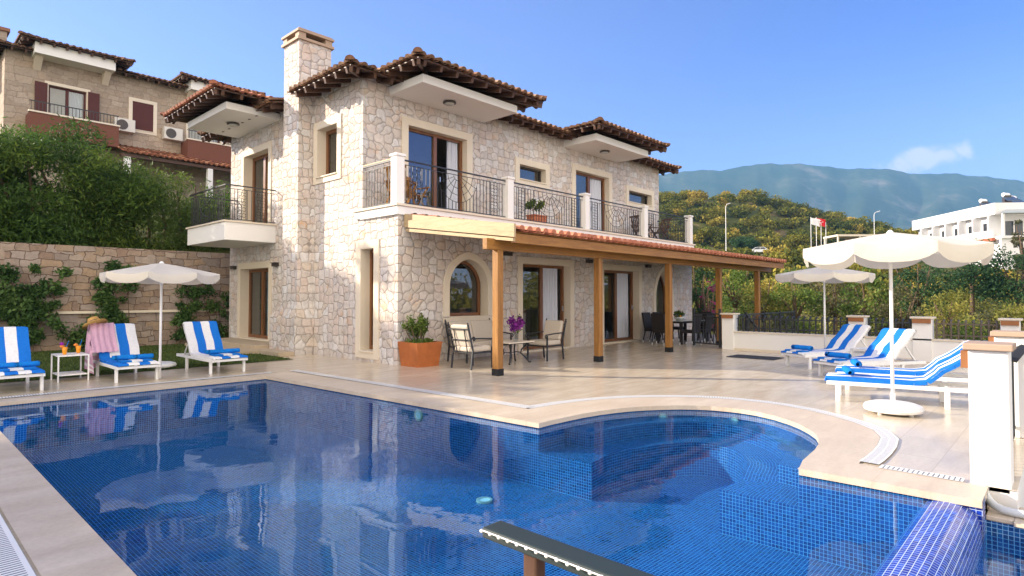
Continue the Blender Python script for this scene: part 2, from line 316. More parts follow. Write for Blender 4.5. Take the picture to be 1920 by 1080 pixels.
M['tera'] = plain('terracotta_clay', (0.46, 0.16, 0.08), 0.8, 0.2, var=0.2)
M['blue'] = plain('blue_terry', (0.012, 0.20, 0.62), 0.95, 0.1, var=0.3, scale=20, bmp=0.6)
M['stripe'] = stripe_uv_mat('blue_white_stripes', [(0.014, 0.17, 0.62), (0.80, 0.80, 0.80), (0.014, 0.17, 0.62), (0.80, 0.80, 0.80)])
M['stripeB'] = stripe_uv_mat('white_blue_stripes', [(0.80, 0.80, 0.80), (0.014, 0.17, 0.62), (0.80, 0.80, 0.80), (0.014, 0.17, 0.62)])
M['folded'] = stripe_uv_mat('folded_towel', [(0.014, 0.2, 0.62), (0.80, 0.80, 0.80), (0.014, 0.2, 0.62)], 0)
M['cushion'] = plain('beige_cushion', (0.56, 0.50, 0.42), 0.9, 0.1, var=0.06, scale=20, bmp=0.2)
M['wicker'] = plain('dark_wicker', (0.022, 0.017, 0.017), 0.6, 0.35, var=0.4, scale=60, bmp=0.6)
M['steel'] = plain('brushed_steel', (0.55, 0.55, 0.55), 0.3, 0.5, 0.9)
M['straw'] = plain('golden_straw', (0.50, 0.30, 0.10), 0.85, 0.15, var=0.35, scale=40, bmp=0.5)
M['pink'] = stripe_uv_mat('pink_peshtemal', [(0.62, 0.38, 0.50)] * 8 + [(0.80, 0.74, 0.77), (0.62, 0.38, 0.50), (0.8, 0.74, 0.77), (0.62, 0.38, 0.50)], 1)
M['juice'] = plain('orange_juice', (0.80, 0.30, 0.01), 0.2, 0.5, var=0.1)
M['petal'] = plain('purple_petal', (0.26, 0.02, 0.30), 0.7, 0.2, var=0.3)
M['pinkleaf'] = leaf_mat('bougainvillea', (0.22, 0.02, 0.09), (0.42, 0.04, 0.16), (0.55, 0.12, 0.25))
M['purpleleaf'] = leaf_mat('violet_blossom', (0.12, 0.01, 0.18), (0.30, 0.03, 0.36), (0.50, 0.12, 0.50))
M['rubber'] = plain('black_rubber', (0.02, 0.02, 0.021), 0.8, 0.2, bmp=0.4)
M['slate'] = plain('grey_door_mat', (0.06, 0.065, 0.075), 0.95, 0.1, var=0.3, scale=50, bmp=0.4)
M['pvc'] = plain('white_plastic_pipe', (0.52, 0.55, 0.56), 0.35, 0.5, var=0.05)
M['lamp'] = plain('frosted_glass', (0.45, 0.45, 0.42), 0.4, 0.4)
M['bronze'] = plain('dark_bronze', (0.05, 0.04, 0.035), 0.45, 0.5)
M['copper'] = plain('copper_brown', (0.30, 0.12, 0.04), 0.5, 0.4)
M['bark'] = plain('bark', (0.12, 0.085, 0.055), 0.9, 0.1, var=0.4, scale=12, bmp=0.6)
M['brick'] = plain('red_brick_parapet', (0.17, 0.072, 0.05), 0.85, 0.15, var=0.25, scale=14)
M['shutter'] = plain('maroon_shutter', (0.075, 0.018, 0.016), 0.6, 0.3)
M['acwhite'] = plain('cream_plastic', (0.62, 0.60, 0.55), 0.5, 0.4, var=0.04)
M['L_dark'] = leaf_mat('dark_green_leaf', (0.012, 0.035, 0.014), (0.032, 0.085, 0.026), (0.075, 0.15, 0.04))
M['L_bush'] = leaf_mat('feathery_green_leaf', (0.03, 0.07, 0.016), (0.09, 0.17, 0.028), (0.22, 0.30, 0.05))
M['L_mid'] = leaf_mat('mid_green_leaf', (0.045, 0.085, 0.018), (0.12, 0.19, 0.032), (0.23, 0.29, 0.055))
M['L_yel'] = leaf_mat('yellow_green_leaf', (0.10, 0.12, 0.02), (0.25, 0.25, 0.045), (0.42, 0.36, 0.08))
M['L_olive'] = leaf_mat('olive_leaf', (0.05, 0.06, 0.025), (0.12, 0.12, 0.05), (0.22, 0.18, 0.08))
M['L_scrub'] = rnd_mat('scrub_leaf', [(0.0, (0.018, 0.045, 0.008)), (0.5, (0.20, 0.19, 0.022)), (1.0, (0.54, 0.37, 0.07))], 0.7, 0.15, 0.10, 0.35, 1.2)
M['L_climb'] = leaf_mat('climber_leaf', (0.03, 0.075, 0.022), (0.075, 0.155, 0.04), (0.17, 0.26, 0.07))
M['grass'] = leaf_mat('lawn_blade', (0.05, 0.08, 0.018), (0.085, 0.13, 0.028), (0.15, 0.19, 0.05))
M['lawn'] = plain('lawn_turf', (0.055, 0.085, 0.022), 0.95, 0.1, var=0.4, scale=9, bmp=0.6)
def earth_mat():
    m, n, l, b = newmat('dry_hill_earth')
    p = pos(n); f = noise(n, l, p, 0.06, 8, 0.65); g = noise(n, l, p, 0.7, 6, 0.65)
    c = ramp(n, l, f, [(0.34, (0.045, 0.065, 0.015)), (0.56, (0.11, 0.115, 0.03)), (0.68, (0.28, 0.19, 0.11)), (0.8, (0.40, 0.33, 0.26))])
    c = mixc(n, l, 0.6, c, ramp(n, l, g, [(0.3, 0.4), (0.65, 1.0)]), 'MULTIPLY')
    l.new(c, b.inputs['Base Color']); b.inputs['Roughness'].default_value = 0.95; b.inputs['Specular IOR Level'].default_value = 0.1
    bump(n, l, g, b, 0.5, 0.3); return m
M['earth'] = earth_mat()
def rock_mat():
    m, n, l, b = newmat('forested_mountain')
    p = pos(n); f = noise(n, l, p, 0.006, 9, 0.65); g = noise(n, l, p, 0.05, 6, 0.7)
    c = ramp(n, l, f, [(0.35, (0.035, 0.055, 0.03)), (0.55, (0.07, 0.085, 0.045)), (0.72, (0.24, 0.20, 0.16))])
    c = mixc(n, l, 0.6, c, ramp(n, l, g, [(0.3, 0.4), (0.65, 1.0)]), 'MULTIPLY')
    l.new(c, b.inputs['Base Color']); b.inputs['Roughness'].default_value = 1; b.inputs['Specular IOR Level'].default_value = 0
    return m
M['rock'] = rock_mat()
M['asphalt'] = plain('asphalt', (0.10, 0.095, 0.09), 0.9, 0.2)
M['carpaint'] = plain('silver_white_car_paint', (0.62, 0.64, 0.66), 0.25, 0.5, 0.2, var=0.03)
M['carglass'] = plain('dark_car_glass', (0.02, 0.025, 0.03), 0.08, 0.6)
M['red'] = plain('red_flag_cloth', (0.62, 0.02, 0.03), 0.8, 0.1, var=0.05)
M['wflag'] = plain('white_flag_cloth', (0.8, 0.8, 0.8), 0.8, 0.1, var=0.03)
M['orange'] = plain('orange_plastic', (0.75, 0.24, 0.04), 0.5, 0.3)
M['solar'] = plain('solar_panel', (0.05, 0.07, 0.10), 0.15, 0.6)

# ---------------------------------------------------------------- object helpers
class MB:
    """collects faces; build() links them as ONE mesh object"""
    def __init__(s): s.v = []; s.f = []; s.r = []; s.uv = {}; s.mi = []; s.cm = 0
    def vert(s, p): s.v.append(tuple(p)); return len(s.v) - 1
    def face(s, idx, r=0.5, uv=None):
        if uv: s.uv[len(s.f)] = uv
        s.f.append(tuple(idx)); s.r.append(r); s.mi.append(s.cm)
    def poly(s, pts, r=0.5, uv=None): s.face([s.vert(p) for p in pts], r, uv)
    def box(s, x0, x1, y0, y1, z0, z1, r=0.5):
        i = [s.vert((x, y, z)) for x in (x0, x1) for y in (y0, y1) for z in (z0, z1)]
        for a in ((0, 1, 3, 2), (4, 6, 7, 5), (0, 4, 5, 1), (2, 3, 7, 6), (0, 2, 6, 4), (1, 5, 7, 3)): s.face([i[k] for k in a], r)
    def obox(s, c, ex, ey, ez, r=0.5):
        c = Vector(c); ex = Vector(ex); ey = Vector(ey); ez = Vector(ez)
        i = [s.vert(c + ex * a + ey * b + ez * d) for a in (-1, 1) for b in (-1, 1) for d in (-1, 1)]
        for a in ((0, 1, 3, 2), (4, 6, 7, 5), (0, 4, 5, 1), (2, 3, 7, 6), (0, 2, 6, 4), (1, 5, 7, 3)): s.face([i[k] for k in a], r)
    def beam(s, p0, p1, wd, ht, up=(0, 0, 1), r=0.5):
        p0 = Vector(p0); p1 = Vector(p1); d = (p1 - p0).normalized(); sd_ = d.cross(Vector(up))
        if sd_.length < 1e-4: sd_ = d.cross(Vector((1, 0, 0)))
        sd_.normalize(); u = sd_.cross(d)
        s.obox((p0 + p1) / 2, (p1 - p0) / 2, sd_ * wd / 2, u * ht / 2, r)
    def tube(s, pts, rad, n=8, caps=True, r=0.5):
        pts = [Vector(p) for p in pts]; rr = rad if isinstance(rad, (list, tuple)) else [rad] * len(pts)
        rings = []; prev = None
        for i, p in enumerate(pts):
            d = (pts[min(i + 1, len(pts) - 1)] - pts[max(i - 1, 0)]).normalized()
            if prev is None:
                a = d.cross(Vector((0, 0, 1)))
                if a.length < 1e-3: a = d.cross(Vector((1, 0, 0)))
            else: a = prev - d * prev.dot(d)
            a.normalize(); prev = a; b = d.cross(a)
            rings.append([s.vert(p + (a * math.cos(2 * PI * k / n) + b * math.sin(2 * PI * k / n)) * rr[i]) for k in range(n)])
        for A, B in zip(rings, rings[1:]):
            for k in range(n): s.face((A[k], A[(k + 1) % n], B[(k + 1) % n], B[k]), r)
        if caps: s.face(rings[0][::-1], r); s.face(rings[-1], r)
    def lathe(s, prof, c=(0, 0, 0), n=24, r=0.5):
        rings = []
        for rad, z in prof: rings.append([s.vert((c[0] + rad * math.cos(2 * PI * k / n), c[1] + rad * math.sin(2 * PI * k / n), c[2] + z)) for k in range(n)])
        for A, B in zip(rings, rings[1:]):
            for k in range(n): s.face((A[k], A[(k + 1) % n], B[(k + 1) % n], B[k]), r)
        s.face(rings[0][::-1], r); s.face(rings[-1], r)
    def prism(s, pts, d, r=0.5):
        """closed solid: polygon pts (3-D, planar) pushed along vector d"""
        d = Vector(d); A = [s.vert(p) for p in pts]; B = [s.vert(Vector(p) + d) for p in pts]; n = len(A)
        s.face(A[::-1], r); s.face(B, r)
        for k in range(n): s.face((A[k], A[(k + 1) % n], B[(k + 1) % n], B[k]), r)
    def build(s, name, mat, parent=None, local=False, smooth=False, bevel=0, sub=0):
        off = Vector((0, 0, 0))
        if parent is not None and not local:
            q = parent
            while q is not None: off += q.location; q = q.parent
        me = bpy.data.meshes.new(name)
        me.from_pydata([tuple(Vector(p) - off) for p in s.v], [], s.f)
        for k in (mat if isinstance(mat, (list, tuple)) else [mat]): me.materials.append(k)
        if any(s.mi): me.polygons.foreach_set('material_index', s.mi)
        a = me.attributes.new('rnd', 'FLOAT', 'FACE'); a.data.foreach_set('value', s.r)
        if s.uv:
            u = me.uv_layers.new(name='UVMap').data
            for fi, uvs in s.uv.items():
                st = me.polygons[fi].loop_start
                for k, c in enumerate(uvs): u[st + k].uv = c
        me.update()
        bm = bmesh.new(); bm.from_mesh(me)
        if sub == 0 and not s.uv: bmesh.ops.recalc_face_normals(bm, faces=bm.faces)
        bm.to_mesh(me); bm.free()
        if smooth: me.polygons.foreach_set('use_smooth', [True] * len(me.polygons))
        o = bpy.data.objects.new(name, me); sc.collection.objects.link(o)
        if parent is not None: o.parent = parent
        if bevel:
            b = o.modifiers.new('bevel', 'BEVEL'); b.width = bevel; b.segments = 2; b.limit_method = 'ANGLE'; b.angle_limit = R(40)
        if sub:
            b = o.modifiers.new('sub', 'SUBSURF'); b.levels = sub; b.render_levels = sub
        return o
def tag(o, label=None, cat=None, group=None, kind=None):
    if label: o['label'] = label
    if cat: o['category'] = cat
    if group: o['group'] = group
    if kind: o['kind'] = kind
    return o
def thing(name, label, cat, loc=(0, 0, 0), rz=0.0, group=None):
    o = bpy.data.objects.new(name, None); sc.collection.objects.link(o)
    o.location = loc; o.rotation_euler = (0, 0, rz); o.empty_display_size = 0.2
    return tag(o, label, cat, group)
def dup(o, loc=None, rz=None, label=None, parent=None, scale=None):
    c = o.copy(); sc.collection.objects.link(c)
    if parent is not None: c.parent = parent
    if loc is not None: c.location = loc
    if rz is not None: c.rotation_euler = (0, 0, rz)
    if scale is not None: c.scale = scale if isinstance(scale, tuple) else (scale,) * 3
    if label: c['label'] = label
    for ch in list(o.children): dup(ch, parent=c)
    return c

# ---------------------------------------------------------------- foliage helpers
def leaves(name, mat, parent, clumps, n, size, seed, local=True, shell=0.55, aspect=0.5, droop=0.0, upbias=0.0, crand=None):
    """leaf sized faces spread through the volume of many clumps; clumps = (x,y,z,rx,ry,rz)"""
    g = np.random.default_rng(seed)
    C = np.array(clumps, float); wt = (C[:, 3] * C[:, 4] + C[:, 4] * C[:, 5]); wt /= wt.sum()
    k = g.choice(len(C), n, p=wt)
    d = g.normal(size=(n, 3)); d /= np.linalg.norm(d, axis=1)[:, None]
    rad = shell + (1 - shell) * g.random(n); rad = np.where(g.random(n) < 0.25, g.random(n), rad); rad *= 1 + 0.12 * g.normal(size=n)
    P = C[k, :3] + d * C[k, 3:6] * rad[:, None]
    a = g.normal(size=(n, 3)) + d * 0.4; a[:, 2] += upbias - droop; a /= np.linalg.norm(a, axis=1)[:, None]
    b = np.cross(a, g.normal(size=(n, 3)) + np.array([0, 0, 0.8])); b /= np.linalg.norm(b, axis=1)[:, None] + 1e-9
    L = size * (0.6 + 0.8 * g.random(n)); W = L * aspect
    V = np.stack([P - a * L[:, None] / 2, P + b * W[:, None] / 2 - a * L[:, None] * 0.08, P + a * L[:, None] / 2, P - b * W[:, None] / 2 - a * L[:, None] * 0.08], 1).reshape(-1, 3)
    if parent is not None and not local: V -= np.array(parent.location)
    me = bpy.data.meshes.new(name)
    me.vertices.add(4 * n); me.vertices.foreach_set('co', V.ravel().astype(np.float32))
    me.loops.add(4 * n); me.loops.foreach_set('vertex_index', np.arange(4 * n, dtype=np.int32))
    me.polygons.add(n); me.polygons.foreach_set('loop_start', np.arange(0, 4 * n, 4, dtype=np.int32))
    me.update(calc_edges=True)
    ck = g.random(len(C)) if crand is None else np.array(crand); r = np.clip((0.55 if crand is None else 0.75) * ck[k] + (0.45 if crand is None else 0.25) * g.random(n), 0, 1)
    at = me.attributes.new('rnd', 'FLOAT', 'FACE'); at.data.foreach_set('value', r.astype(np.float32))
    me.materials.append(mat); me.validate()
    o = bpy.data.objects.new(name, me); sc.collection.objects.link(o)
    if parent is not None: o.parent = parent
    return o
def crown(w_, h, k, seed, z0=0.0, cr=0.34, flat=1.0):
    """clumps filling an uneven ellipsoid of width w_ and height h"""
    g = random.Random(seed); out = []
    for i in range(k):
        while True:
            x, y, z = (g.uniform(-1, 1) for _ in range(3))
            if 0.15 < x * x + y * y + z * z < 1: break
        r = cr * w_ / 2 * g.uniform(0.65, 1.3)
        out.append((x * (w_ / 2 - r * .6), y * (w_ / 2 - r * .6), z0 + h / 2 + z * (h / 2 - r * .5), r, r, r * g.uniform(0.6, 0.9) * flat))
    return out
def trunk(name, parent, h, r0, spread, nl, seed, mat=None, lean=0.0):
    g = random.Random(seed); mb = MB()
    top = (lean, 0, h * 0.45)
    mb.tube([(0, 0, -0.4), (g.uniform(-.05, .05), g.uniform(-.05, .05), h * 0.2), top], [r0 * 1.25, r0, r0 * 0.75], 7)
    for i in range(nl):
        a = 2 * PI * i / nl + g.uniform(-.4, .4); rr = spread * g.uniform(.45, .8)
        e = (top[0] + rr * math.cos(a), rr * math.sin(a), h * g.uniform(.65, .9))
        mid = (top[0] + rr * .45 * math.cos(a), rr * .45 * math.sin(a), h * .6)
        mb.tube([top, mid, e], [r0 * .6, r0 * .4, r0 * .15], 5)
    return mb.build(name, mat or M['bark'], parent, local=True, smooth=True)

# ---------------------------------------------------------------- walls with real openings
def pt(ax, c, u, d, z): return (u, c + d, z) if ax == 'y' else (c + d, u, z)
def arch_pts(u0, u1, zs, zt, k=0.0, n=18, grow=0.0):
    uc = (u0 + u1) / 2; hw = (u1 - u0) / 2 + grow; out = []
    f0 = math.sqrt(max(0, 1 - (k / (1 + k)) ** 2))
    for i in range(n + 1):
        t = math.cos(PI - PI * i / n)
        out.append((uc + hw * t, zs + (zt + grow - zs) * math.sqrt(max(0.0, 1 - ((abs(t) + k) / (1 + k)) ** 2)) / f0))
    return out
def wall(mb, ax, c, u0, u1, z0, z1, holes):
    us = sorted({u0, u1, *[h[0] for h in holes], *[h[1] for h in holes]}); zs = sorted({z0, z1, *[h[2] for h in holes], *[h[3] for h in holes]})
    for a, b in zip(us, us[1:]):
        for p, q in zip(zs, zs[1:]):
            if any(h[0] - 1e-6 <= a and b <= h[1] + 1e-6 and h[2] - 1e-6 <= p and q <= h[3] + 1e-6 for h in holes): continue
            mb.poly([pt(ax, c, a, 0, p), pt(ax, c, b, 0, p), pt(ax, c, b, 0, q), pt(ax, c, a, 0, q)])
    for h in holes:
        if len(h) > 4:
            ap = arch_pts(h[0], h[1], h[4], h[3], h[5]); m = len(ap) // 2
            for i in range(m): mb.poly([pt(ax, c, h[0], 0, h[3]), pt(ax, c, *((ap[i][0], 0, ap[i][1]))), pt(ax, c, ap[i + 1][0], 0, ap[i + 1][1])])
            for i in range(m, len(ap) - 1): mb.poly([pt(ax, c, h[1], 0, h[3]), pt(ax, c, ap[i][0], 0, ap[i][1]), pt(ax, c, ap[i + 1][0], 0, ap[i + 1][1])])
def bx(mb, ax, c, u0, u1, d0, d1, z0, z1):
    if ax == 'y': mb.box(u0, u1, c + d0, c + d1, z0, z1)
    else: mb.box(c + d0, c + d1, u0, u1, z0, z1)
def opening(parent, name, ax, c, u0, u1, z0, z1, dep=0.28, tw=0.17, sill=True, arch=None, mull=(), curt=None, fw=0.075, handle=None, fm=None, tm=None, gm=None, label=None, pane=None):
    """one door or window: part = its stone surround, sub-parts = frame, pane, curtain, handle"""
    tm = tm or M['trim']; gm = gm or M['glass']
    mb = MB(); e = 0.03
    if arch is None:
        bx(mb, ax, c, u0 - tw, u0, -e, -.002, z0 if not sill else z0 - tw, z1 + tw)
        bx(mb, ax, c, u1, u1 + tw, -e, -.002, z0 if not sill else z0 - tw, z1 + tw)
        bx(mb, ax, c, u0, u1, -e, -.002, z1, z1 + tw)
        bx(mb, ax, c, u0, u0 + .02, -e + .004, dep, z0, z1 - .02); bx(mb, ax, c, u1 - .02, u1, -e + .004, dep, z0, z1 - .02)
        bx(mb, ax, c, u0, u1, -e + .004, dep, z1 - .02, z1)
        if sill:
            bx(mb, ax, c, u0, u1, -e, -.002, z0 - tw, z0 - .03); bx(mb, ax, c, u0 + .0, u1 - .0, -e - .035, dep, z0 - .03, z0)
        else: bx(mb, ax, c, u0, u1, -.01, dep + .05, z0 - .05, z0 + .012)
    else:
        zs, k = arch
        A = [(u0, z0)] + arch_pts(u0, u1, zs, z1, k) + [(u1, z0)]
        B = [(u0 - tw, z0)] + arch_pts(u0, u1, zs, z1, k, grow=tw) + [(u1 + tw, z0)]
        for i in range(len(A) - 1):
            mb.poly([pt(ax, c, *(A[i][0], -e, A[i][1])), pt(ax, c, A[i + 1][0], -e, A[i + 1][1]), pt(ax, c, B[i + 1][0], -e, B[i + 1][1]), pt(ax, c, B[i][0], -e, B[i][1])])
            mb.poly([pt(ax, c, A[i][0], -e, A[i][1]), pt(ax, c, A[i + 1][0], -e, A[i + 1][1]), pt(ax, c, A[i + 1][0], dep, A[i + 1][1]), pt(ax, c, A[i][0], dep, A[i][1])])
            mb.poly([pt(ax, c, B[i][0], -e, B[i][1]), pt(ax, c, B[i + 1][0], -e, B[i + 1][1]), pt(ax, c, B[i + 1][0], .0, B[i + 1][1]), pt(ax, c, B[i][0], 0, B[i][1])])
        bx(mb, ax, c, u0 - tw, u1 + tw, -e - .002, -.002, z0 - tw * .8, z0 - .03); bx(mb, ax, c, u0, u1, -e - .03, dep, z0 - .03, z0)
    o = mb.build(name, tm, parent)
    if label: o['label'] = label
    f = MB(); d0, d1 = dep - .07, dep + .005; a, b = u0 + .02, u1 - .02
    axis = 2
    if arch is None:
        zt = z1 - .02
        bx(f, ax, c, a, a + fw, d0, d1, z0 + .005, zt); bx(f, ax, c, b - fw, b, d0, d1, z0 + .005, zt)
        bx(f, ax, c, a + fw, b - fw, d0, d1, zt - fw, zt); bx(f, ax, c, a + fw, b - fw, d0, d1, z0 + .005, z0 + fw + .02)
        for m in mull: bx(f, ax, c, m - fw * .75, m + fw * .75, d0 - .008, d1, z0 + fw + .02, zt - fw)
        f.build('frame', fm or M['frame2'], o)
        ga, gb_ = pane or (a + fw, b - fw); g = MB(); g.poly([pt(ax, c, ga, dep - .03, z0 + fw), pt(ax, c, gb_, dep - .03, z0 + fw), pt(ax, c, gb_, dep - .03, zt - fw), pt(ax, c, ga, dep - .03, zt - fw)]); g.build('pane', gm, o)
    else:
        A = [(a, z0)] + arch_pts(a, b, arch[0], z1 - .02, arch[1]) + [(b, z0)]; B = [(a + fw, z0 + fw)] + arch_pts(a, b, arch[0], z1 - .02, arch[1], grow=-fw) + [(b - fw, z0 + fw)]
        for i in range(len(A)):
            j = (i + 1) % len(A)
            for d in (d0, d1): f.poly([pt(ax, c, A[i][0], d, A[i][1]), pt(ax, c, A[j][0], d, A[j][1]), pt(ax, c, B[j][0], d, B[j][1]), pt(ax, c, B[i][0], d, B[i][1])])
            f.poly([pt(ax, c, B[i][0], d0, B[i][1]), pt(ax, c, B[j][0], d0, B[j][1]), pt(ax, c, B[j][0], d1, B[j][1]), pt(ax, c, B[i][0], d1, B[i][1])])
        f.build('frame', fm or M['frame2'], o)
        g = MB(); g.poly([pt(ax, c, p[0], dep - .03, p[1]) for p in B]); g.build('pane', gm, o)
    if curt:
        q = MB(); n = 44; cu0, cu1 = curt; zt = z1 - .06; prev = None
        for i in range(n + 1):
            t = i / n; u = cu0 + (cu1 - cu0) * t
            d = dep + .055 + .05 * math.sin(t * 41) + .018 * math.sin(t * 97)
            row = [q.vert(pt(ax, c, u + (.06 * math.sin(t * 9) * s), d + .02 * s, z0 + .03 + (zt - z0) * (1 - s))) for s in (0, .5, 1)]
            if prev:
                for k in range(2): q.face((prev[k], row[k], row[k + 1], prev[k + 1]))
            prev = row
        q.build('curtain', M['curtain'], o, smooth=True)
    if handle:
        h = MB(); bx(h, ax, c, handle - .012, handle + .012, d0 - .05, d0 - .008, z0 + (z1 - z0) * .44, z0 + (z1 - z0) * .44 + .14); h.build('handle', M['steel'], o)
    return o

# ---------------------------------------------------------------- curved tile roofs
def tile_plane(mb, P0, e, s, W, maxlen, col=0.235, row=0.40, seed=1, nseg=5, notch=None):
    """barrel tiles: covers over pans, laid in courses up the slope s from the eave line P0 + e*t"""
    g = random.Random(seed); P0 = Vector(P0); e = Vector(e).normalized(); s = Vector(s).normalized(); nrm = e.cross(s)
    if nrm.z < 0: nrm = -nrm
    k = max(1, round(W / col)); col = W / k
    for i in range(k):
        t = (i + .5) * col; Lm = maxlen(t)
        if Lm < .05: continue
        nr = max(1, math.ceil(Lm / row)); t2 = t + col / 2
        j0 = math.ceil(notch[2] / row) if notch and notch[0] < t < notch[1] else 0; j1 = math.ceil(notch[2] / row) if notch and notch[0] < t2 < notch[1] else 0
        for j in range(j0, nr):
            a = j * row - (0.0 if j else .03); b = min((j + 1) * row + .05, Lm + .1); rr = g.random()
            lo, hi = .030, .008; r0, r1 = col * .36, col * .30
            dx = g.uniform(-.008, .008); A = []; B = []
            for q in range(nseg + 1):
                th = PI * q / nseg
                A.append(mb.vert(P0 + e * (t + dx - r0 * math.cos(th)) + s * a + nrm * (lo + r0 * .95 * math.sin(th))))
                B.append(mb.vert(P0 + e * (t - r1 * math.cos(th)) + s * b + nrm * (hi + r1 * .95 * math.sin(th))))
            for q in range(nseg): mb.face((A[q], A[q + 1], B[q + 1], B[q]), rr)
            if j == 0:
                mb.face(A, .15)
        if i < k:
            for j in range(j1, nr):
                a = j * row - (0.0 if j else .05); b = min((j + 1) * row + .05, Lm + .1); rr = g.random() * .8; A = []; B = []
                for q in range(4):
                    th = PI * q / 3
                    A.append(mb.vert(P0 + e * (t2 - col * .3 * math.cos(th)) + s * a + nrm * (.028 - col * .2 * math.sin(th))))
                    B.append(mb.vert(P0 + e * (t2 - col * .26 * math.cos(th)) + s * b + nrm * (.012 - col * .2 * math.sin(th))))
                if t2 < W - .02 and min(Lm, maxlen(min(t2 + col / 2, W))) > .05:
                    for q in range(3): mb.face((A[q], A[q + 1], B[q + 1], B[q]), rr)
def hip_tiles(mb, p0, p1, seed=1, rad=.115, row=.42):
    g = random.Random(seed); p0 = Vector(p0); p1 = Vector(p1); d = (p1 - p0); L = d.length; d.normalize(); sd_ = d.cross(Vector((0, 0, 1))).normalized(); up = sd_.cross(d)
    n = max(1, round(L / row))
    for j in range(n):
        a = j * L / n - .03; b = (j + 1) * L / n + .05; r0, r1 = rad, rad * .86; rr = g.random(); A = []; B = []
        for q in range(7):
            th = PI * q / 6
            A.append(mb.vert(p0 + d * a + sd_ * (-r0 * math.cos(th)) + up * (.055 + r0 * .9 * math.sin(th)))); B.append(mb.vert(p0 + d * b + sd_ * (-r1 * math.cos(th)) + up * (.03 + r1 * .9 * math.sin(th))))
        for q in range(6): mb.face((A[q], A[q + 1], B[q + 1], B[q]), rr)
        if j == 0: mb.face(A, .3)
TP = math.tan(R(16))
def hip_roof(parent, name, x0, x1, y0, y1, z, faces, mat, label=None, notch=None, seed=1, und=True):
    """hipped roof over a rectangle; faces = which slopes to lay ('f' -y, 'b' +y, 'l' -x, 'r' +x).
    sub-part: the timber eaves (rafters and boards) below"""
    mb = MB(); W = x1 - x0; D = y1 - y0; h = min(W, D) / 2; ci = 1 / math.cos(R(16))
    zt = z + h * TP
    def lim(t, Wd, open_a=False, open_b=False):
        m = h
        if not open_a: m = min(m, t)
        if not open_b: m = min(m, Wd - t)
        return m * ci
    of = 'f' not in faces; ob = 'b' not in faces; ol = 'l' not in faces; orr = 'r' not in faces
    if 'f' in faces: tile_plane(mb, (x0, y0, z), (1, 0, 0), (0, 1, TP), W, lambda t: lim(t, W, ol, orr), seed=seed)
    if 'b' in faces: tile_plane(mb, (x0, y1, z), (1, 0, 0), (0, -1, TP), W, lambda t: lim(t, W, ol, orr), seed=seed + 1)
    if 'l' in faces: tile_plane(mb, (x0, y0, z), (0, 1, 0), (1, 0, TP), D, lambda t: lim(t, D, of, ob), seed=seed + 2, notch=(notch[0] - y0, notch[1] - y0, notch[2]) if notch else None)
    if 'r' in faces: tile_plane(mb, (x1, y0, z), (0, 1, 0), (-1, 0, TP), D, lambda t: lim(t, D, of, ob), seed=seed + 3)
    if 'f' in faces and 'l' in faces: hip_tiles(mb, (x0, y0, z), (x0 + h, y0 + h, zt), seed)
    if 'f' in faces and 'r' in faces: hip_tiles(mb, (x1, y0, z), (x1 - h, y0 + h, zt), seed)
    if 'b' in faces and 'l' in faces: hip_tiles(mb, (x0, y1, z), (x0 + h, y1 - h, zt), seed)
    if 'b' in faces and 'r' in faces: hip_tiles(mb, (x1, y1, z), (x1 - h, y1 - h, zt), seed)
    if W <= D: hip_tiles(mb, (x0 + h, y0 + (h if not of else 0), zt), (x0 + h, y1 - (h if not ob else 0), zt), seed)
    else: hip_tiles(mb, (x0 + (h if not ol else 0), y0 + h, zt), (x1 - (h if not orr else 0), y0 + h, zt), seed)
    o = mb.build(name, mat, parent)
    if label: o['label'] = label
    if und:
        u = MB(); t = .05; q = .03; hh = min(h, 1.6); zz = z - t
        def S(x, y, up): return (x, y, zz + up)
        rise = (hh - q) * TP
        xa, xb, ya, yb = x0 + (q if not ol else 0), x1 - (q if not orr else 0), y0 + (q if not of else 0), y1 - (q if not ob else 0)
        il, ir, jf, jb = (x0 + hh if not ol else x0), (x1 - hh if not orr else x1), (y0 + hh if not of else y0), (y1 - hh if not ob else y1)
        def slab(P):
            u.poly(P); u.poly([(a, b, c + .03) for a, b, c in P][::-1])
            for i in range(4): j = (i + 1) % 4; u.poly([P[i], P[j], (P[j][0], P[j][1], P[j][2] + .03), (P[i][0], P[i][1], P[i][2] + .03)])
        if 'f' in faces: slab([S(xa, ya, 0), S(xb, ya, 0), S(ir, jf, rise), S(il, jf, rise)])
        if 'b' in faces: slab([S(xa, yb, 0), S(xb, yb, 0), S(ir, jb, rise), S(il, jb, rise)])
        if 'l' in faces and not notch: slab([S(xa, ya, 0), S(xa, yb, 0), S(il, jb, rise), S(il, jf, rise)])
        if 'l' in faces and notch: slab([S(xa, ya, 0), S(xa, notch[0], 0), S(il, notch[0], rise), S(il, jf, rise)]); slab([S(xa, notch[1], 0), S(xa, yb, 0), S(il, jb, rise), S(il, notch[1], rise)])
        if 'r' in faces: slab([S(xb, ya, 0), S(xb, yb, 0), S(ir, jb, rise), S(ir, jf, rise)])
        sp = .46
        def raft(a, b): u.beam(a, b, .075, .12)
        def span(lo, hi): n = max(1, round((hi - lo) / sp)); return [lo + (i + .5) * (hi - lo) / n for i in range(n)]
        zr = zz - .06
        def cut(v, lo, hi, oa, ob_):
            m = hh
            if not oa: m = min(m, v - lo)
            if not ob_: m = min(m, hi - v)
            return m
        if 'f' in faces:
            for x in span(x0, x1):
                m = cut(x, x0, x1, ol, orr)
                if m > .15: raft((x, y0 + .05, zr), (x, y0 + m, zr + (m - .05) * TP))
        if 'b' in faces:
            for x in span(x0, x1):
                m = cut(x, x0, x1, ol, orr)
                if m > .15: raft((x, y1 - .05, zr), (x, y1 - m, zr + (m - .05) * TP))
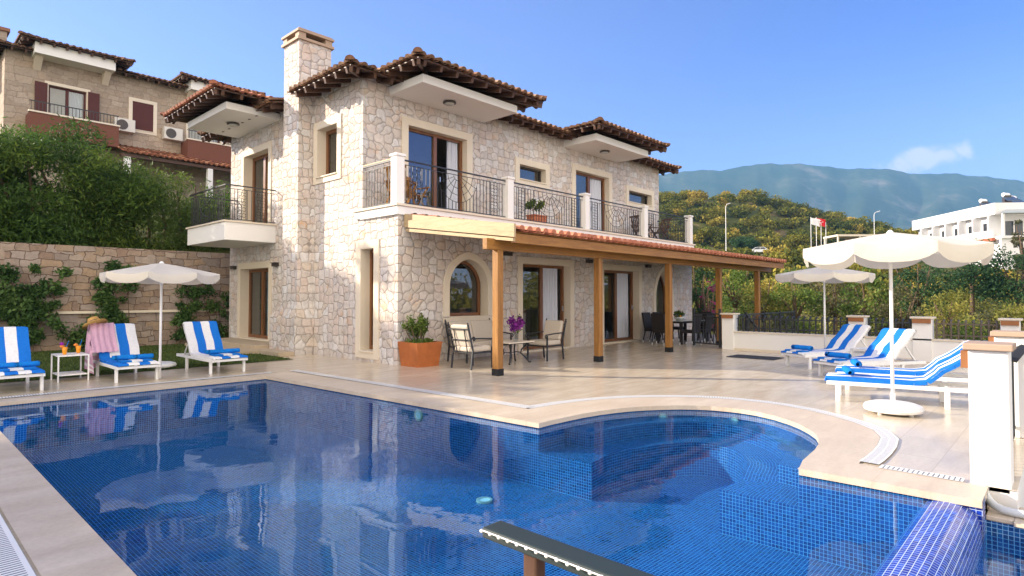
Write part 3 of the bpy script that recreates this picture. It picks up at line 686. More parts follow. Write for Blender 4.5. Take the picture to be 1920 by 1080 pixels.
        if 'l' in faces:
            for y in span(y0, y1):
                m = cut(y, y0, y1, of, ob)
                if notch and notch[0] - .05 < y < notch[1] + .05: continue
                if m > .15: raft((x0 + .05, y, zr), (x0 + m, y, zr + (m - .05) * TP))
        if 'r' in faces:
            for y in span(y0, y1):
                m = cut(y, y0, y1, of, ob)
                if m > .15: raft((x1 - .05, y, zr), (x1 - m, y, zr + (m - .05) * TP))
        for c_, on in (((x0, y0, 1, 1), 'fl'), ((x1, y0, -1, 1), 'fr'), ((x0, y1, 1, -1), 'bl'), ((x1, y1, -1, -1), 'br')):
            if all(k in faces for k in on): raft((c_[0] + c_[2] * .05, c_[1] + c_[3] * .05, zr - .01), (c_[0] + c_[2] * hh, c_[1] + c_[3] * hh, zr - .01 + (hh - .05) * TP))
        u.build('eaves', M['dwood1'], o)
    return o

# ---------------------------------------------------------------- wrought iron railing
def rail_panel(mb, p0, p1, z0, z1, web=True, circ=True, rr=.008):
    p0 = Vector(p0); p1 = Vector(p1); d = p1 - p0; L = d.length; d.normalize()
    def P(u, z): return (p0.x + d.x * u, p0.y + d.y * u, z)
    nrm = Vector((-d.y, d.x, 0))
    mb.beam(P(0, z1 - .02), P(L, z1 - .02), .045, .028); mb.beam(P(0, z1 - .12), P(L, z1 - .12), .014, .014); mb.beam(P(0, z0 + .05), P(L, z0 + .05), .02, .02)
    zb, zt = z0 + .05, z1 - .12
    wc = L * .5; Rw = min(.66, L * .24) if web else 0
    skip = []
    if circ and L > 1.2:
        for uc in (.42, L - .42):
            skip.append((uc - .12, uc + .12))
            for k, off in enumerate((-.06, .06)):
                mb.beam(P(uc + off - .058, zb), P(uc + off - .058, zt), .012, .012) if k == 0 else mb.beam(P(uc + off + .058, zb), P(uc + off + .058, zt), .012, .012)
                n = 5; st = (zt - zb) / n
                for j in range(n):
                    zc = zb + (j + (.75 if k else .3)) * st
                    if zc + .06 > zt + .03: continue
                    mb.tube([P(uc + off + .055 * math.cos(2 * PI * q / 14), zc + .055 * math.sin(2 * PI * q / 14)) for q in range(15)], .006, 4, False)
            mb.beam(P(uc, zb), P(uc, zt), .012, .012)
    n = max(2, round(L / .115))
    for i in range(1, n):
        u = L * i / n
        if any(a < u < b for a, b in skip): continue
        top = zt
        if web and abs(u - wc) < Rw: top = zt - math.sqrt(Rw * Rw - (u - wc) ** 2)
        if top > zb + .03: mb.beam(P(u, zb), P(u, top), .012, .012)
    if web:
        for f in (.2, .48, 1.0):
            mb.tube([P(wc + f * Rw * math.cos(PI + PI * q / 20), zt + f * Rw * math.sin(PI + PI * q / 20)) for q in range(21)], .007, 4, False)
        for q in range(1, 8):
            a = PI + PI * q / 8; mb.beam(P(wc + .2 * Rw * math.cos(a), zt + .2 * Rw * math.sin(a)), P(wc + Rw * math.cos(a), zt + Rw * math.sin(a)), .01, .01)
        for q in range(8):
            a0 = PI + PI * q / 8; a1 = PI + PI * (q + 1) / 8
            mb.beam(P(wc + .74 * Rw * math.cos(a0), zt + .74 * Rw * math.sin(a0)), P(wc + .74 * Rw * math.cos(a1), zt + .74 * Rw * math.sin(a1)), .009, .009)

# ---------------------------------------------------------------- the villa
V = thing('stone_villa', 'two storey pale rubble stone villa with hipped tile roofs beside the pool', 'house', (7.85, 10.78, 0))
X0, X1, YG, YU, YB = 7.85, 21.78, 10.78, 12.19, 19.85
gf = [(9.33, 10.60, 1.03, 2.42, 1.75, .12), (11.90, 14.03, .03, 2.42), (15.73, 17.87, .03, 2.38), (18.98, 20.12, .25, 2.45, 1.45, .6)]
uf = [(9.15, 11.20, 3.56, 5.87), (13.33, 14.60, 5.10, 5.56), (16.15, 18.18, 3.56, 5.82), (19.48, 21.2, 5.12, 5.56)]
sf = [(11.66, 12.23, .25, 2.64), (13.30, 14.30, 4.60, 5.87), (17.0, 19.0, .22, 2.37), (17.10, 18.83, 3.58, 5.88)]
mb = MB(); wall(mb, 'y', YG, X0, X1, -.3, 3.34, gf); mb.build('wall', M['stone'], V)
mb = MB(); wall(mb, 'y', YU, X0, X1, 3.34, 6.95, uf); mb.build('wall', M['stone'], V)
mb = MB(); wall(mb, 'x', X0, YG, YU, -.3, 3.34, sf[:1] + [])
mb = MB(); wall(mb, 'x', X0, YG, YU, -.3, 3.34, [(11.66, YU, .25, 2.64)]); wall(mb, 'x', X0, YU, YB, -.3, 7.0, [(YU, 12.23, .25, 2.64)] + sf[1:]); mb.build('wall', M['stone'], V)
mb = MB(); mb.poly([(X0, YB, -.3), (X1, YB, -.3), (X1, YB, 6.9), (X0, YB, 6.9)]); mb.build('wall', M['stone'], V)
mb = MB(); mb.poly([(X1, YG, -.3), (X1, YB, -.3), (X1, YB, 3.34), (X1, YG, 3.34)]); mb.poly([(X1, YU, 3.34), (X1, YB, 3.34), (X1, YB, 6.9), (X1, YU, 6.9)]); mb.build('wall', M['stone'], V)
# dim rooms behind the openings
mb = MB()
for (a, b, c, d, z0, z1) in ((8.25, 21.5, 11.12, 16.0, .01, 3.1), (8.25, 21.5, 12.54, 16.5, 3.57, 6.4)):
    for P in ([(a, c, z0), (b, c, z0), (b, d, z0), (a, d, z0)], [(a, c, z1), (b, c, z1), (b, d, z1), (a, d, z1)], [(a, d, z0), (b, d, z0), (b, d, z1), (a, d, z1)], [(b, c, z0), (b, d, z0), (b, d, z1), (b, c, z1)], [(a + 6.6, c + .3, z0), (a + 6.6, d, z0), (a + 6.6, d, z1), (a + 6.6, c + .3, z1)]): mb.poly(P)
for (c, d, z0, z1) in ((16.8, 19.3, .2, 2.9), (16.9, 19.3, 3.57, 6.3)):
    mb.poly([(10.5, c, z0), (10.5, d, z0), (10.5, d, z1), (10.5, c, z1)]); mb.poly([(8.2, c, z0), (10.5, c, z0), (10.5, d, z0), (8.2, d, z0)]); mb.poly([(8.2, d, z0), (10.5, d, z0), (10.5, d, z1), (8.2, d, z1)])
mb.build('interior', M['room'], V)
# openings, ground floor front
opening(V, 'window', 'y', YG, 9.33, 10.60, 1.03, 2.42, .30, .18, True, (1.75, .12), label='arched window behind the wicker sofa corner' if 0 else 'round arched window above the sofa')
opening(V, 'door', 'y', YG, 11.90, 14.03, .03, 2.42, .30, .16, False, None, (12.99,), (13.08, 13.86), handle=13.93, pane=(12.0, 12.95))
opening(V, 'door', 'y', YG, 15.73, 17.87, .03, 2.38, .30, .16, False, None, (16.80,), (16.9, 17.72), handle=17.77, pane=(15.83, 16.76))
opening(V, 'window', 'y', YG, 18.98, 20.12, .25, 2.45, .28, .17, True, (1.45, .6), label='tall pointed window behind the dining table')
# upper floor front
opening(V, 'balcony_door', 'y', YU, 9.15, 11.20, 3.56, 5.87, .25, .18, False, None, (10.2,), (10.74, 11.08), handle=10.34, pane=(9.25, 10.15))
opening(V, 'window', 'y', YU, 13.33, 14.60, 5.10, 5.56, .25, .17, True, None, (), None, .05, fm=M['bronze'])
opening(V, 'balcony_door', 'y', YU, 16.15, 18.18, 3.56, 5.82, .25, .18, False, None, (17.18,), (17.45, 18.08), handle=17.3, pane=(16.25, 17.13))
opening(V, 'window', 'y', YU, 19.48, 21.20, 5.12, 5.56, .25, .17, True, None, (), None, .05, fm=M['bronze'])
# side
opening(V, 'window', 'x', X0, 11.66, 12.23, .25, 2.64, .30, .18, True, label='tall slit window near the corner')
opening(V, 'window', 'x', X0, 13.30, 14.30, 4.60, 5.87, .30, .17, True, None, (), (13.4, 13.8), .09)
opening(V, 'door', 'x', X0, 17.0, 19.0, .22, 2.37, .32, .17, False, None, (18.0,), (17.1, 17.9), .09)
opening(V, 'balcony_door', 'x', X0, 17.10, 18.83, 3.58, 5.88, .32, .17, False, None, (17.95,), (17.2, 17.6), .09)
# chimney
mb = MB(); mb.box(7.42, 8.34, 14.51, 15.33, 1.2, 8.19)
b0 = [(7.33, 14.44), (7.852, 14.44), (7.852, 15.85), (7.33, 15.85)]; b1 = [(7.42, 14.51), (7.852, 14.51), (7.852, 15.33), (7.42, 15.33)]
mb.box(7.33, 7.852, 14.44, 15.85, -.3, .95)
B0 = [mb.vert((x, y, .95)) for x, y in b0]; B1 = [mb.vert((x, y, 1.32)) for x, y in b1]
for i in range(4): mb.face((B0[i], B0[(i + 1) % 4], B1[(i + 1) % 4], B1[i]))
ch = mb.build('chimney', M['stone'], V)
mb = MB(); mb.box(7.36, 8.40, 14.45, 15.39, 8.19, 8.26); mb.box(7.36, 8.40, 14.45, 15.39, 8.40, 8.46); mb.box(7.40, 8.36, 14.49, 15.35, 8.46, 8.50)
for x, y in ((7.40, 14.49), (8.16, 14.49), (7.40, 15.15), (8.16, 15.15)): mb.box(x, x + .2, y, y + .2, 8.26, 8.40)
mb.build('chimney_cap', M['cap'], ch)
mb = MB(); mb.box(7.62, 8.14, 14.71, 15.13, 8.261, 8.399); mb.build('flue', M['rubber'], ch)
# roofs
EZ = 6.70
hip_roof(V, 'roof', 7.12, 22.42, 11.58, 20.5, EZ, 'flbr', M['oldtile'], notch=(14.47, 15.37, 1.25), seed=3)
hip_roof(V, 'dormer_roof', 8.07, 12.40, 10.38, 14.6, 6.82, 'flr', M['oldtile'], 'tiled roof over the large balcony door', seed=11)
hip_roof(V, 'dormer_roof', 15.0, 19.24, 10.38, 14.6, 6.82, 'flr', M['oldtile'], 'tiled roof over the far balcony door', seed=21)
hip_roof(V, 'dormer_roof', 5.85, 10.2, 15.93, 19.85, 6.90, 'flb', M['tile'], 'tiled roof over the left side balcony', seed=31)
def soff(x0, x1, y0, y1, z0, z1, lx, ly):
    mb = MB(); mb.box(x0, x1, y0, y1, z0, z1); o = mb.build('soffit', M['soffit'], V, bevel=.008)
    l = MB(); l.lathe([(.05, 0), (.15, 0), (.17, -.02), (.17, -.045), (.13, -.055)], (lx, ly, z0 - .001), 20); l.build('ceiling_lamp', M['bronze'], o, smooth=False)
    l = MB(); l.lathe([(.13, -.056), (.11, -.085), (.06, -.10), (.01, -.103)], (lx, ly, z0), 20); l.build('lamp_glass', M['lamp'], o, smooth=True)
soff(8.60, 11.84, 10.88, YU + .01, 6.48, 6.68, 9.95, 11.5); soff(15.53, 18.71, 10.88, YU + .01, 6.46, 6.68, 16.9, 11.5); soff(6.35, 7.86, 16.44, 19.31, 6.55, 6.74, 7.05, 17.7)
# front balcony
mb = MB(); mb.box(7.78, 21.87, 10.72, YU - .003, 3.31, 3.50); mb.box(7.78, 7.846, YU - .003, 12.42, 3.33, 3.50); bal = mb.build('balcony', M['white'], V, bevel=.008)
mb = MB(); mb.box(7.74, 21.91, 10.68, YU - .004, 3.503, 3.55); mb.box(7.74, 7.845, YU - .004, 12.44, 3.503, 3.55); mb.build('floor_edge', M['trim'], bal)
PX = [7.87, 11.42, 14.84, 18.28, 21.66]
for x in PX:
    mb = MB(); mb.box(x - .11, x + .11, 10.72, 10.94, 3.552, 4.60); mb.box(x - .135, x + .135, 10.695, 10.965, 4.60, 4.66); mb.build('rail_post', M['white'], bal, bevel=.008)
for a, b in zip(PX, PX[1:]):
    mb = MB(); rail_panel(mb, (a + .11, 10.83, 0), (b - .11, 10.83, 0), 3.55, 4.57); mb.build('railing', M['iron'], bal)
mb = MB(); rail_panel(mb, (7.87, 10.94, 0), (7.87, YU - .01, 0), 3.55, 4.57, False, False); rl = mb.build('railing', M['iron'], bal)
mb = MB(); mb.box(7.845, 7.895, 10.95, YU - .01, 4.572, 4.60); mb.build('handrail', M['pale1'], rl)  # tan strip on the iron rail, its sunlit look put into the colour
mb = MB(); rail_panel(mb, (21.66, 10.94, 0), (21.66, YU - .01, 0), 3.55, 4.57, False, False); mb.build('railing', M['iron'], bal)
# side balcony
mb = MB(); mb.box(6.42, 7.846, 16.61, 19.4, 3.04, 3.53); sb = mb.build('side_balcony', M['white'], V, bevel=.01)
mb = MB(); mb.box(6.38, 7.845, 16.57, 19.44, 3.532, 3.575); mb.build('floor_edge', M['trim'], sb)
for p, q, wb in (((6.47, 16.66, 0), (7.84, 16.66, 0), False), ((6.47, 16.66, 0), (6.47, 19.36, 0), True), ((6.47, 19.36, 0), (7.84, 19.36, 0), False)):
    mb = MB(); rail_panel(mb, p, q, 3.57, 4.57, wb, True); mb.build('railing', M['iron'], sb)
# wall lamps
for x, y, z, ax in ((11.31, YG, 2.62, 'y'), (14.93, YG, 2.58, 'y'), (18.42, YG, 2.56, 'y'), (X0, 16.55, 2.42, 'x'), (X0, 19.45, 2.42, 'x')):
    mb = MB()
    if ax == 'y': mb.box(x - .13, x + .13, y - .10, y - .002, z - .05, z + .04); mb.box(x - .15, x + .15, y - .14, y - .002, z + .04, z + .055)
    else: mb.box(x - .10, x - .002, y - .13, y + .13, z - .05, z + .04); mb.box(x - .14, x - .002, y - .15, y + .15, z + .04, z + .055)
    mb.build('wall_lamp', M['bronze'], V)

# ---------------------------------------------------------------- pergola
PG = thing('pergola', 'timber pergola with orange tile roof along the front of the villa', 'pergola', (8.0, 8.0, 0))
for x in (8.155, 11.48, 14.80, 17.98, 21.1):
    mb = MB(); mb.box(x - .075, x + .075, 7.93, 8.08, .12, 2.39); p = mb.build('post', M['wood2'], PG, bevel=.006)
    mb = MB(); mb.box(x - .082, x + .082, 7.923, 8.087, 0, .13); mb.build('post_shoe', M['rubber'], p)
mb = MB(); mb.box(7.80, 22.3, 7.94, 8.06, 2.392, 2.60); mb.build('beam', M['wood0'], PG, bevel=.006)
mb = MB(); mb.box(8.04, 22.3, 7.50, 7.545, 2.50, 2.70); mb.build('fascia', M['wood0'], PG, bevel=.004)
sl = (3.27 - 2.735) / (10.70 - 7.5)
mb = MB()
def pz(y): return 2.735 + (y - 7.5) * sl
for i in range(25):
    x = 8.2 + i * .58; mb.beam((x, 7.55, pz(7.55) - .12), (x, 10.70, pz(10.70) - .12), .07, .12)
mb.build('rafters', M['wood1'], PG)
mb = MB(); P = [(8.05, 7.5, pz(7.5) - .055), (22.28, 7.5, pz(7.5) - .055), (22.28, 10.71, pz(10.71) - .055), (8.05, 10.71, pz(10.71) - .055)]
mb.prism(P, (0, 0, .03)); mb.build('roof_boards', M['wood1'], PG)
mb = MB(); tile_plane(mb, (8.06, 7.44, pz(7.44)), (1, 0, 0), (0, 1, sl), 14.24, lambda t: 3.27, .235, .40, 5); mb.build('roof_tiles', M['newtile'], PG)
mb = MB(); mb.prism([(7.985, 7.42, pz(7.42) + .12), (7.985, 10.74, pz(10.74) + .06), (7.985, 10.74, pz(10.74) - .24), (7.985, 7.42, pz(7.42) - .13)], (.05, 0, 0))
mb.prism([(8.0, 7.46, pz(7.46) - .15), (8.0, 10.70, pz(10.70) - .26), (8.0, 10.70, pz(10.70) - .33), (8.0, 7.46, pz(7.46) - .21)], (.06, 0, 0)); mb.build('verge_board', M['pale1'], PG, bevel=.004)

# ---------------------------------------------------------------- pool, terrace, lawn
PL = (0.97, 0.86); ZW = -.055; ZF = -.74
bay = [(5.40, 4.62), (5.62, 4.625), (5.89, 4.61), (6.2, 4.59), (6.48, 4.54), (6.75, 4.47), (6.99, 4.38), (7.2, 4.27), (7.39, 4.13), (7.58, 3.97), (7.73, 3.79), (7.83, 3.61), (7.88, 3.42), (7.90, 3.22), (7.87, 3.0), (7.76, 2.74), (7.59, 2.50), (7.42, 2.32), (7.22, 2.16), (7.02, 2.03), (6.78, 1.93), (6.55, 1.87), (6.3, 1.83), (6.05, 1.81), (5.8, 1.79), (5.53, 1.77)]
right = [(5.08, 11.08)] + bay + [(5.57, .52)]
outl = [(0.97, .86), (0.97, 11.08)] + right[:-1] + [(5.56, .86)]
def flat(name, polys, z, mat, kind=None, parent=None, uvs=False):
    mb = MB()
    for P in polys:
        for t in tessellate_polygon([[Vector((x, y, 0)) for x, y in P]]):
            mb.poly([(P[i][0], P[i][1], z) for i in t], uv=[P[i] for i in t] if uvs else None)
    o = mb.build(name, mat, parent, sub=0 if uvs else 0)
    for p in o.data.polygons:
        pass
    bm = bmesh.new(); bm.from_mesh(o.data); [f.normal_flip() for f in bm.faces if f.normal.z < 0]; bm.to_mesh(o.data); bm.free()
    if kind: o['kind'] = kind
    return o
terr = [(-7, -3.5), (0.96, -3.5), (0.96, 11.09), (5.09, 11.09)] + bay + [(5.58, .52), (6.05, .52), (6.05, .33), (16.95, .33), (16.95, 7.3), (23, 7.3), (23, 20.3), (6.9, 20.3), (6.9, 13.6), (-7, 13.6)]
flat('terrace', [terr], 0, M['deck'], 'structure')
mb = MB(); mb.box(6.07, 16.95, .331, .50, -.42, -.004); o = mb.build('terrace_edge_beam', M['white']); o['kind'] = 'structure'
mb = MB()
for a, b in (((5.9, .5), (16.9, .5)), ((16.9, .5), (16.9, 7.35)), ((16.9, 7.35), (23, 7.35))): mb.poly([(*a, -.02), (*b, -.02), (*b, -3.4), (*a, -3.4)])
o = mb.build('terrace_side', M['stone3']); o['kind'] = 'structure'
def normals(ch):
    ns = []
    for i in range(len(ch)):
        a = ch[max(i - 1, 0)]; b = ch[min(i + 1, len(ch) - 1)]
        d = Vector((b[0] - a[0], b[1] - a[1])).normalized(); ns.append(Vector((-d.y, d.x)))
    return ns
def strip(mb, ch, d0, d1, z, sgn=1, th=None):
    ns = normals(ch); L = 0
    for i in range(len(ch) - 1):
        seg = (Vector(ch[i + 1]) - Vector(ch[i])).length
        q = [(ch[i], ns[i], d0), (ch[i + 1], ns[i + 1], d0), (ch[i + 1], ns[i + 1], d1), (ch[i], ns[i], d1)]
        P = [(c[0] + n.x * d * sgn, c[1] + n.y * d * sgn, z) for c, n, d in q]
        mb.poly(P, uv=[(L, 0), (L + seg, 0), (L + seg, 1), (L, 1)])
        if th: mb.poly([(P[0][0], P[0][1], z), (P[1][0], P[1][1], z), (P[1][0], P[1][1], z - th), (P[0][0], P[0][1], z - th)], uv=[(0, 0)] * 4)
        L += seg
rchain = [(5.065, 11.42), (5.08, 11.08), (5.2, 8.6), (5.32, 6.2), (5.385, 4.95)] + bay + [(5.55, 1.2), (5.57, .50)]
mb = MB()
big = [(5.06, 11.42), (5.08, 11.08), (5.385, 4.86)]
strip(mb, [(0.97, -1.5), (0.97, 11.1)], -.02, .33, .008, 1, .05)
strip(mb, [(0.64, 11.08), (5.06, 11.08)], -.02, .34, .007, 1, .05)
cx, cyb = 6.35, 3.2; nb = len(bay)
outp = []
for (x, y) in bay:
    d = Vector((x - cx, y - cyb)).normalized(); k = .68
    if y < 2.1: k = .68 - min(1, (2.1 - y) / .35) * .36
    outp.append((x + d.x * k, y + d.y * k))
outp[0] = (6.02, 5.24); outp[1] = (6.15, 5.25); outp[-1] = (5.85, 1.50); outp[-2] = (6.0, 1.50)
inner = [(5.045, 11.42), (5.06, 11.06), (5.372, 4.595)] + [(cx + (x - cx) * .985, cyb + (y - cyb) * .985) for x, y in bay[1:-1]] + [(5.51, 1.75), (5.55, .50)]
outer = [(5.70, 11.42), (5.72, 11.06), (5.97, 5.27)] + [q for i_, q in enumerate(outp[2:-2]) if q[0] > 6.12] + [(6.04, 1.41), (5.99, .50)]
for t in tessellate_polygon([[Vector((x, y, 0)) for x, y in inner + outer[::-1]]]):
    A_ = inner + outer[::-1]; mb.poly([(*A_[i], .011) for i in t], uv=[(0, 0)] * 3)
for a, b in zip(inner, inner[1:]): mb.poly([(*a, .011), (*b, .011), (*b, -.045), (*a, -.045)], uv=[(0, 0)] * 4)
mb.poly([(5.55, .50, .011), (5.99, .50, .011), (5.99, .50, -.045), (5.55, .50, -.045)], uv=[(0, 0)] * 4)
o = mb.build('pool_coping', M['coping']); o['kind'] = 'structure'
bm = bmesh.new(); bm.from_mesh(o.data); [f.normal_flip() for f in bm.faces if f.normal.z < -.5]; bm.to_mesh(o.data); bm.free()
# drain gratings set in the paving
def grate(ch, d0, d1, label, z=.013):
    mb = MB(); strip(mb, ch, d0, d1, z); o = mb.build('drain_grating', M['grate']); tag(o, label, 'drain grating', 'white drain gratings round the pool'); return o
grate([(0.62, -1.5), (0.62, 11.3)], 0, .27, 'wide white slatted grating along the near left side of the pool')
grate([(0.9, 11.45), (5.4, 11.45)], 0, .17, 'white grating in the paving in front of the left loungers')
grate([(5.74, 11.5), (5.84, 8.7), (5.96, 5.33)], 0, .18, 'straight white grating between the pool and the stone villa', .0155)
gb = [(6.0, 5.275)] + [q for q in outp[2:-3] if q[0] > 6.2] + [(6.13, 1.435)]
grate(gb, 0.004, .165, 'curved white grating round the rounded bay of the pool')
grate([(6.00, 1.25), (6.00, .66)], 0, .13, 'short slotted grating ending at the near white pillar', .0155)
# pool shell
def pool_part(name, f):
    mb = MB(); f(mb); o = mb.build(name, M['pool']); o['kind'] = 'structure'; return o
def shell(mb):
    L = 0
    for a, b in zip(outl[1:], outl[2:] + outl[:1]):
        s = (Vector(b) - Vector(a)).length
        if (a, b) != (outl[-1], outl[0]): mb.poly([(*a, 0), (*b, 0), (*b, ZF), (*a, ZF)], uv=[(L, 0), (L + s, 0), (L + s, ZF), (L, ZF)])
        L += s
    a, b = outl[0], outl[1]; mb.poly([(*a, 0), (*b, 0), (*b, ZF), (*a, ZF)], uv=[(0, 0), (10.22, 0), (10.22, ZF), (0, ZF)])
    for t in tessellate_polygon([[Vector((x, y, 0)) for x, y in outl]]): mb.poly([(outl[i][0], outl[i][1], ZF) for i in t], uv=[outl[i] for i in t])
pool_part('pool_shell', shell)
def weir(mb):
    prof = [(.86, ZF), (.86, -.10), (.83, -.066), (.78, -.05), (.70, -.043), (.63, -.05), (.57, -.075), (.53, -.12), (.51, -.2), (.50, -.32), (.50, -.95)]
    L = 0
    for (a, za), (b, zb) in zip(prof, prof[1:]):
        s = math.hypot(b - a, zb - za)
        mb.poly([(.9, a, za), (5.585, a, za), (5.585, b, zb), (.9, b, zb)], uv=[(0, L), (4.685, L), (4.685, L + s), (0, L + s)]); L += s
    mb.poly([(5.585, y, z) for y, z in prof] + [(5.585, .86, -.95)], uv=[(y, z) for y, z in prof] + [(.86, -.95)])
    mb.poly([(5.584, .50, -.04), (5.584, .87, -.04), (5.584, .87, -.3), (5.584, .50, -.3)], uv=[(.5, -.04), (.87, -.04), (.87, -.3), (.5, -.3)])
    mb.poly([(5.57, .499, .0), (5.74, .499, 0), (5.74, .499, -.95), (5.57, .499, -.95)], uv=[(0, 0), (.17, 0), (.17, -.95), (0, -.95)])
pool_part('overflow_edge', weir).data.materials[0] = M['pooledge']
def ring(mb, pts_out, pts_in, zt, zb):
    n = len(pts_in)
    def q(a): return [(p[0], p[1], zt) for p in a]
    k = len(pts_out)
    for i in range(k - 1):
        P = [pts_out[i], pts_out[i + 1], pts_in[i + 1], pts_in[i]]; L = i * .25
        mb.poly([(p[0], p[1], zt) for p in P], uv=[(L, 0), (L + .25, 0), (L + .25, .7), (L, .7)])
    L = 0
    for a, b in zip(pts_in, pts_in[1:]):
        s = (Vector(b) - Vector(a)).length
        if s < 1e-5: continue
        mb.poly([(*a, zt), (*b, zt), (*b, zb), (*a, zb)], uv=[(L, zt), (L + s, zt), (L + s, zb), (L, zb)]); L += s
    for a, b in ((pts_out[0], pts_in[0]), (pts_out[-1], pts_in[-1])):
        s = (Vector(b) - Vector(a)).length
        mb.poly([(*a, zt), (*b, zt), (*b, zb), (*a, zb)], uv=[(0, zt), (s, zt), (s, zb), (0, zb)])
def inset(k, ends):
    out = []
    for (x, y) in bay:
        d = Vector((cx - x, cyb - y)); l = d.length; d.normalize(); out.append((x + d.x * k, y + d.y * k))
    out = [(max(x, ends), y) for x, y in out]; return out
lo = inset(.72, 5.42); lo[0] = (5.42, 3.88); lo[1] = (5.6, 3.90); lo[2] = (5.8, 3.93); lo[-1] = (5.52, 2.47); lo[-2] = (5.7, 2.46); lo[-3] = (5.95, 2.44)
pool_part('pool_bench', lambda mb: ring(mb, bay, lo, -.33, ZF))
hi_out = bay[2:-2]; hi = inset(.34, 5.8)[2:-2]; hi[0] = (5.93, 4.27); hi[1] = (6.2, 4.24)
pool_part('pool_step', lambda mb: ring(mb, hi_out, hi, -.145, -.33))
o = flat('pool_water', [[(x, y) for x, y in outl[:-1]] + [(5.56, .80), (0.97, .80)]], ZW, M['water'], 'structure')
# lower catch basin beyond the overflow edge
def basin(mb):
    mb.poly([(0, -1.2, -.9), (5.74, -1.2, -.9), (5.74, .5, -.9), (0, .5, -.9)], uv=[(0, -1.2), (5.74, -1.2), (5.74, .5), (0, .5)])
    mb.poly([(5.74, -1.2, -.9), (5.74, .5, -.9), (5.74, .5, -.175), (5.74, -1.2, -.175)], uv=[(0, -.9), (1.7, -.9), (1.7, -.175), (0, -.175)])
pool_part('catch_basin', basin)
flat('basin_water', [[(0.97, -1.2), (5.74, -1.2), (5.74, .5), (0.97, .5)]], -.285, M['water'], 'structure')
mb = MB(); mb.box(5.70, 6.0, -1.4, .335, -.175, -.14); mb.box(5.742, 6.0, .335, .498, -.175, -.141); mb.box(5.745, 6.3, -1.4, .33, -3, -.18); o = mb.build('basin_ledge', M['coping'], bevel=.006); o['kind'] = 'structure'
# lights and drains in the pool
def disc(loc, nrm, label, r=.055):
    t = thing('pool_light', label, 'pool light', loc, 0, 'round pool lights'); mb = MB()
    nrm = Vector(nrm).normalized(); a = nrm.cross(Vector((0, 0, 1)));
    if a.length < .01: a = Vector((1, 0, 0))
    a.normalize(); b = nrm.cross(a)
    for r0, r1, d in ((r * .72, r, .02),):
        n = 20
        for k in range(n):
            q0, q1 = 2 * PI * k / n, 2 * PI * (k + 1) / n
            f = lambda q, rr, h: tuple((a * math.cos(q) + b * math.sin(q)) * rr + nrm * h)
            mb.poly([f(q0, r0, d), f(q1, r0, d), f(q1, r1, d), f(q0, r1, d)]); mb.poly([f(q0, r1, d), f(q1, r1, d), f(q1, r1, 0), f(q0, r1, 0)]); mb.poly([f(q0, r0, d), f(q1, r0, d), f(q1, r0, 0), f(q0, r0, 0)])
    mb.build('rim', M['lamp'], t, local=True)
    mb = MB(); mb.poly([tuple((a * math.cos(2 * PI * k / 20) + b * math.sin(2 * PI * k / 20)) * r * .73 + nrm * .012) for k in range(20)]); mb.build('lens', M['paint'], t, local=True)
disc((5.29, 6.75, -.17), (-1, -.05, 0), 'round white light in the straight pool wall facing the house corner', .08)
disc((7.87, 3.3, -.16), (-1, 0, 0), 'round white light high in the curved pool bay wall')
disc((7.40, 4.10, -.15), (-.8, -.6, 0), 'small round white light in the shaded far curve of the bay', .06)
disc((4.61, 4.73, ZF + .003), (0, 0, 1), 'pale round drain light on the deep pool floor', .09)
# lawn
flat('lawn', [[(-14, 13.58), (6.88, 13.58), (6.88, 20.6), (-14, 20.6)]], .012, M['lawn'], 'structure')
g = np.random.default_rng(5); n = 26000
bl = leaves('grass', M['grass'], None, [(-1.5, 17.1, .05, 8.4, 3.45, .001)], 10, .1, 3)
bpy.data.objects.remove(bl)
def grass_blades():
    gx = g.uniform(-6, 6.85, n); gy = 13.62 + (20.4 - 13.62) * g.random(n) ** 1.3
    a = g.uniform(0, 2 * PI, n); h = g.uniform(.03, .075, n); wd = .012; le = g.uniform(-.03, .03, (n, 2))
    V_ = np.zeros((n, 3, 3)); V_[:, 0, 0] = gx - wd * np.cos(a); V_[:, 0, 1] = gy - wd * np.sin(a); V_[:, 1, 0] = gx + wd * np.cos(a); V_[:, 1, 1] = gy + wd * np.sin(a)
    V_[:, :2, 2] = .008; V_[:, 2, 0] = gx + le[:, 0]; V_[:, 2, 1] = gy + le[:, 1]; V_[:, 2, 2] = h
    me = bpy.data.meshes.new('grass'); me.vertices.add(3 * n); me.vertices.foreach_set('co', V_.ravel().astype(np.float32)); me.loops.add(3 * n); me.loops.foreach_set('vertex_index', np.arange(3 * n, dtype=np.int32))
    me.polygons.add(n); me.polygons.foreach_set('loop_start', np.arange(0, 3 * n, 3, dtype=np.int32)); me.update(calc_edges=True)
    at = me.attributes.new('rnd', 'FLOAT', 'FACE'); at.data.foreach_set('value', g.random(n).astype(np.float32)); me.materials.append(M['grass']); me.validate()
    o = bpy.data.objects.new('grass', me); sc.collection.objects.link(o); o['kind'] = 'stuff'
grass_blades()
mb = MB(); mb.box(6.95, 7.83, 15.9, 19.6, 0, .20); mb.box(6.9, 7.325, 14.42, 15.9, .0, .11); mb.box(6.45, 6.95, 15.6, 19.6, 0, .10)
o = mb.build('steps', M['stepstone'], bevel=.01); o['kind'] = 'structure'

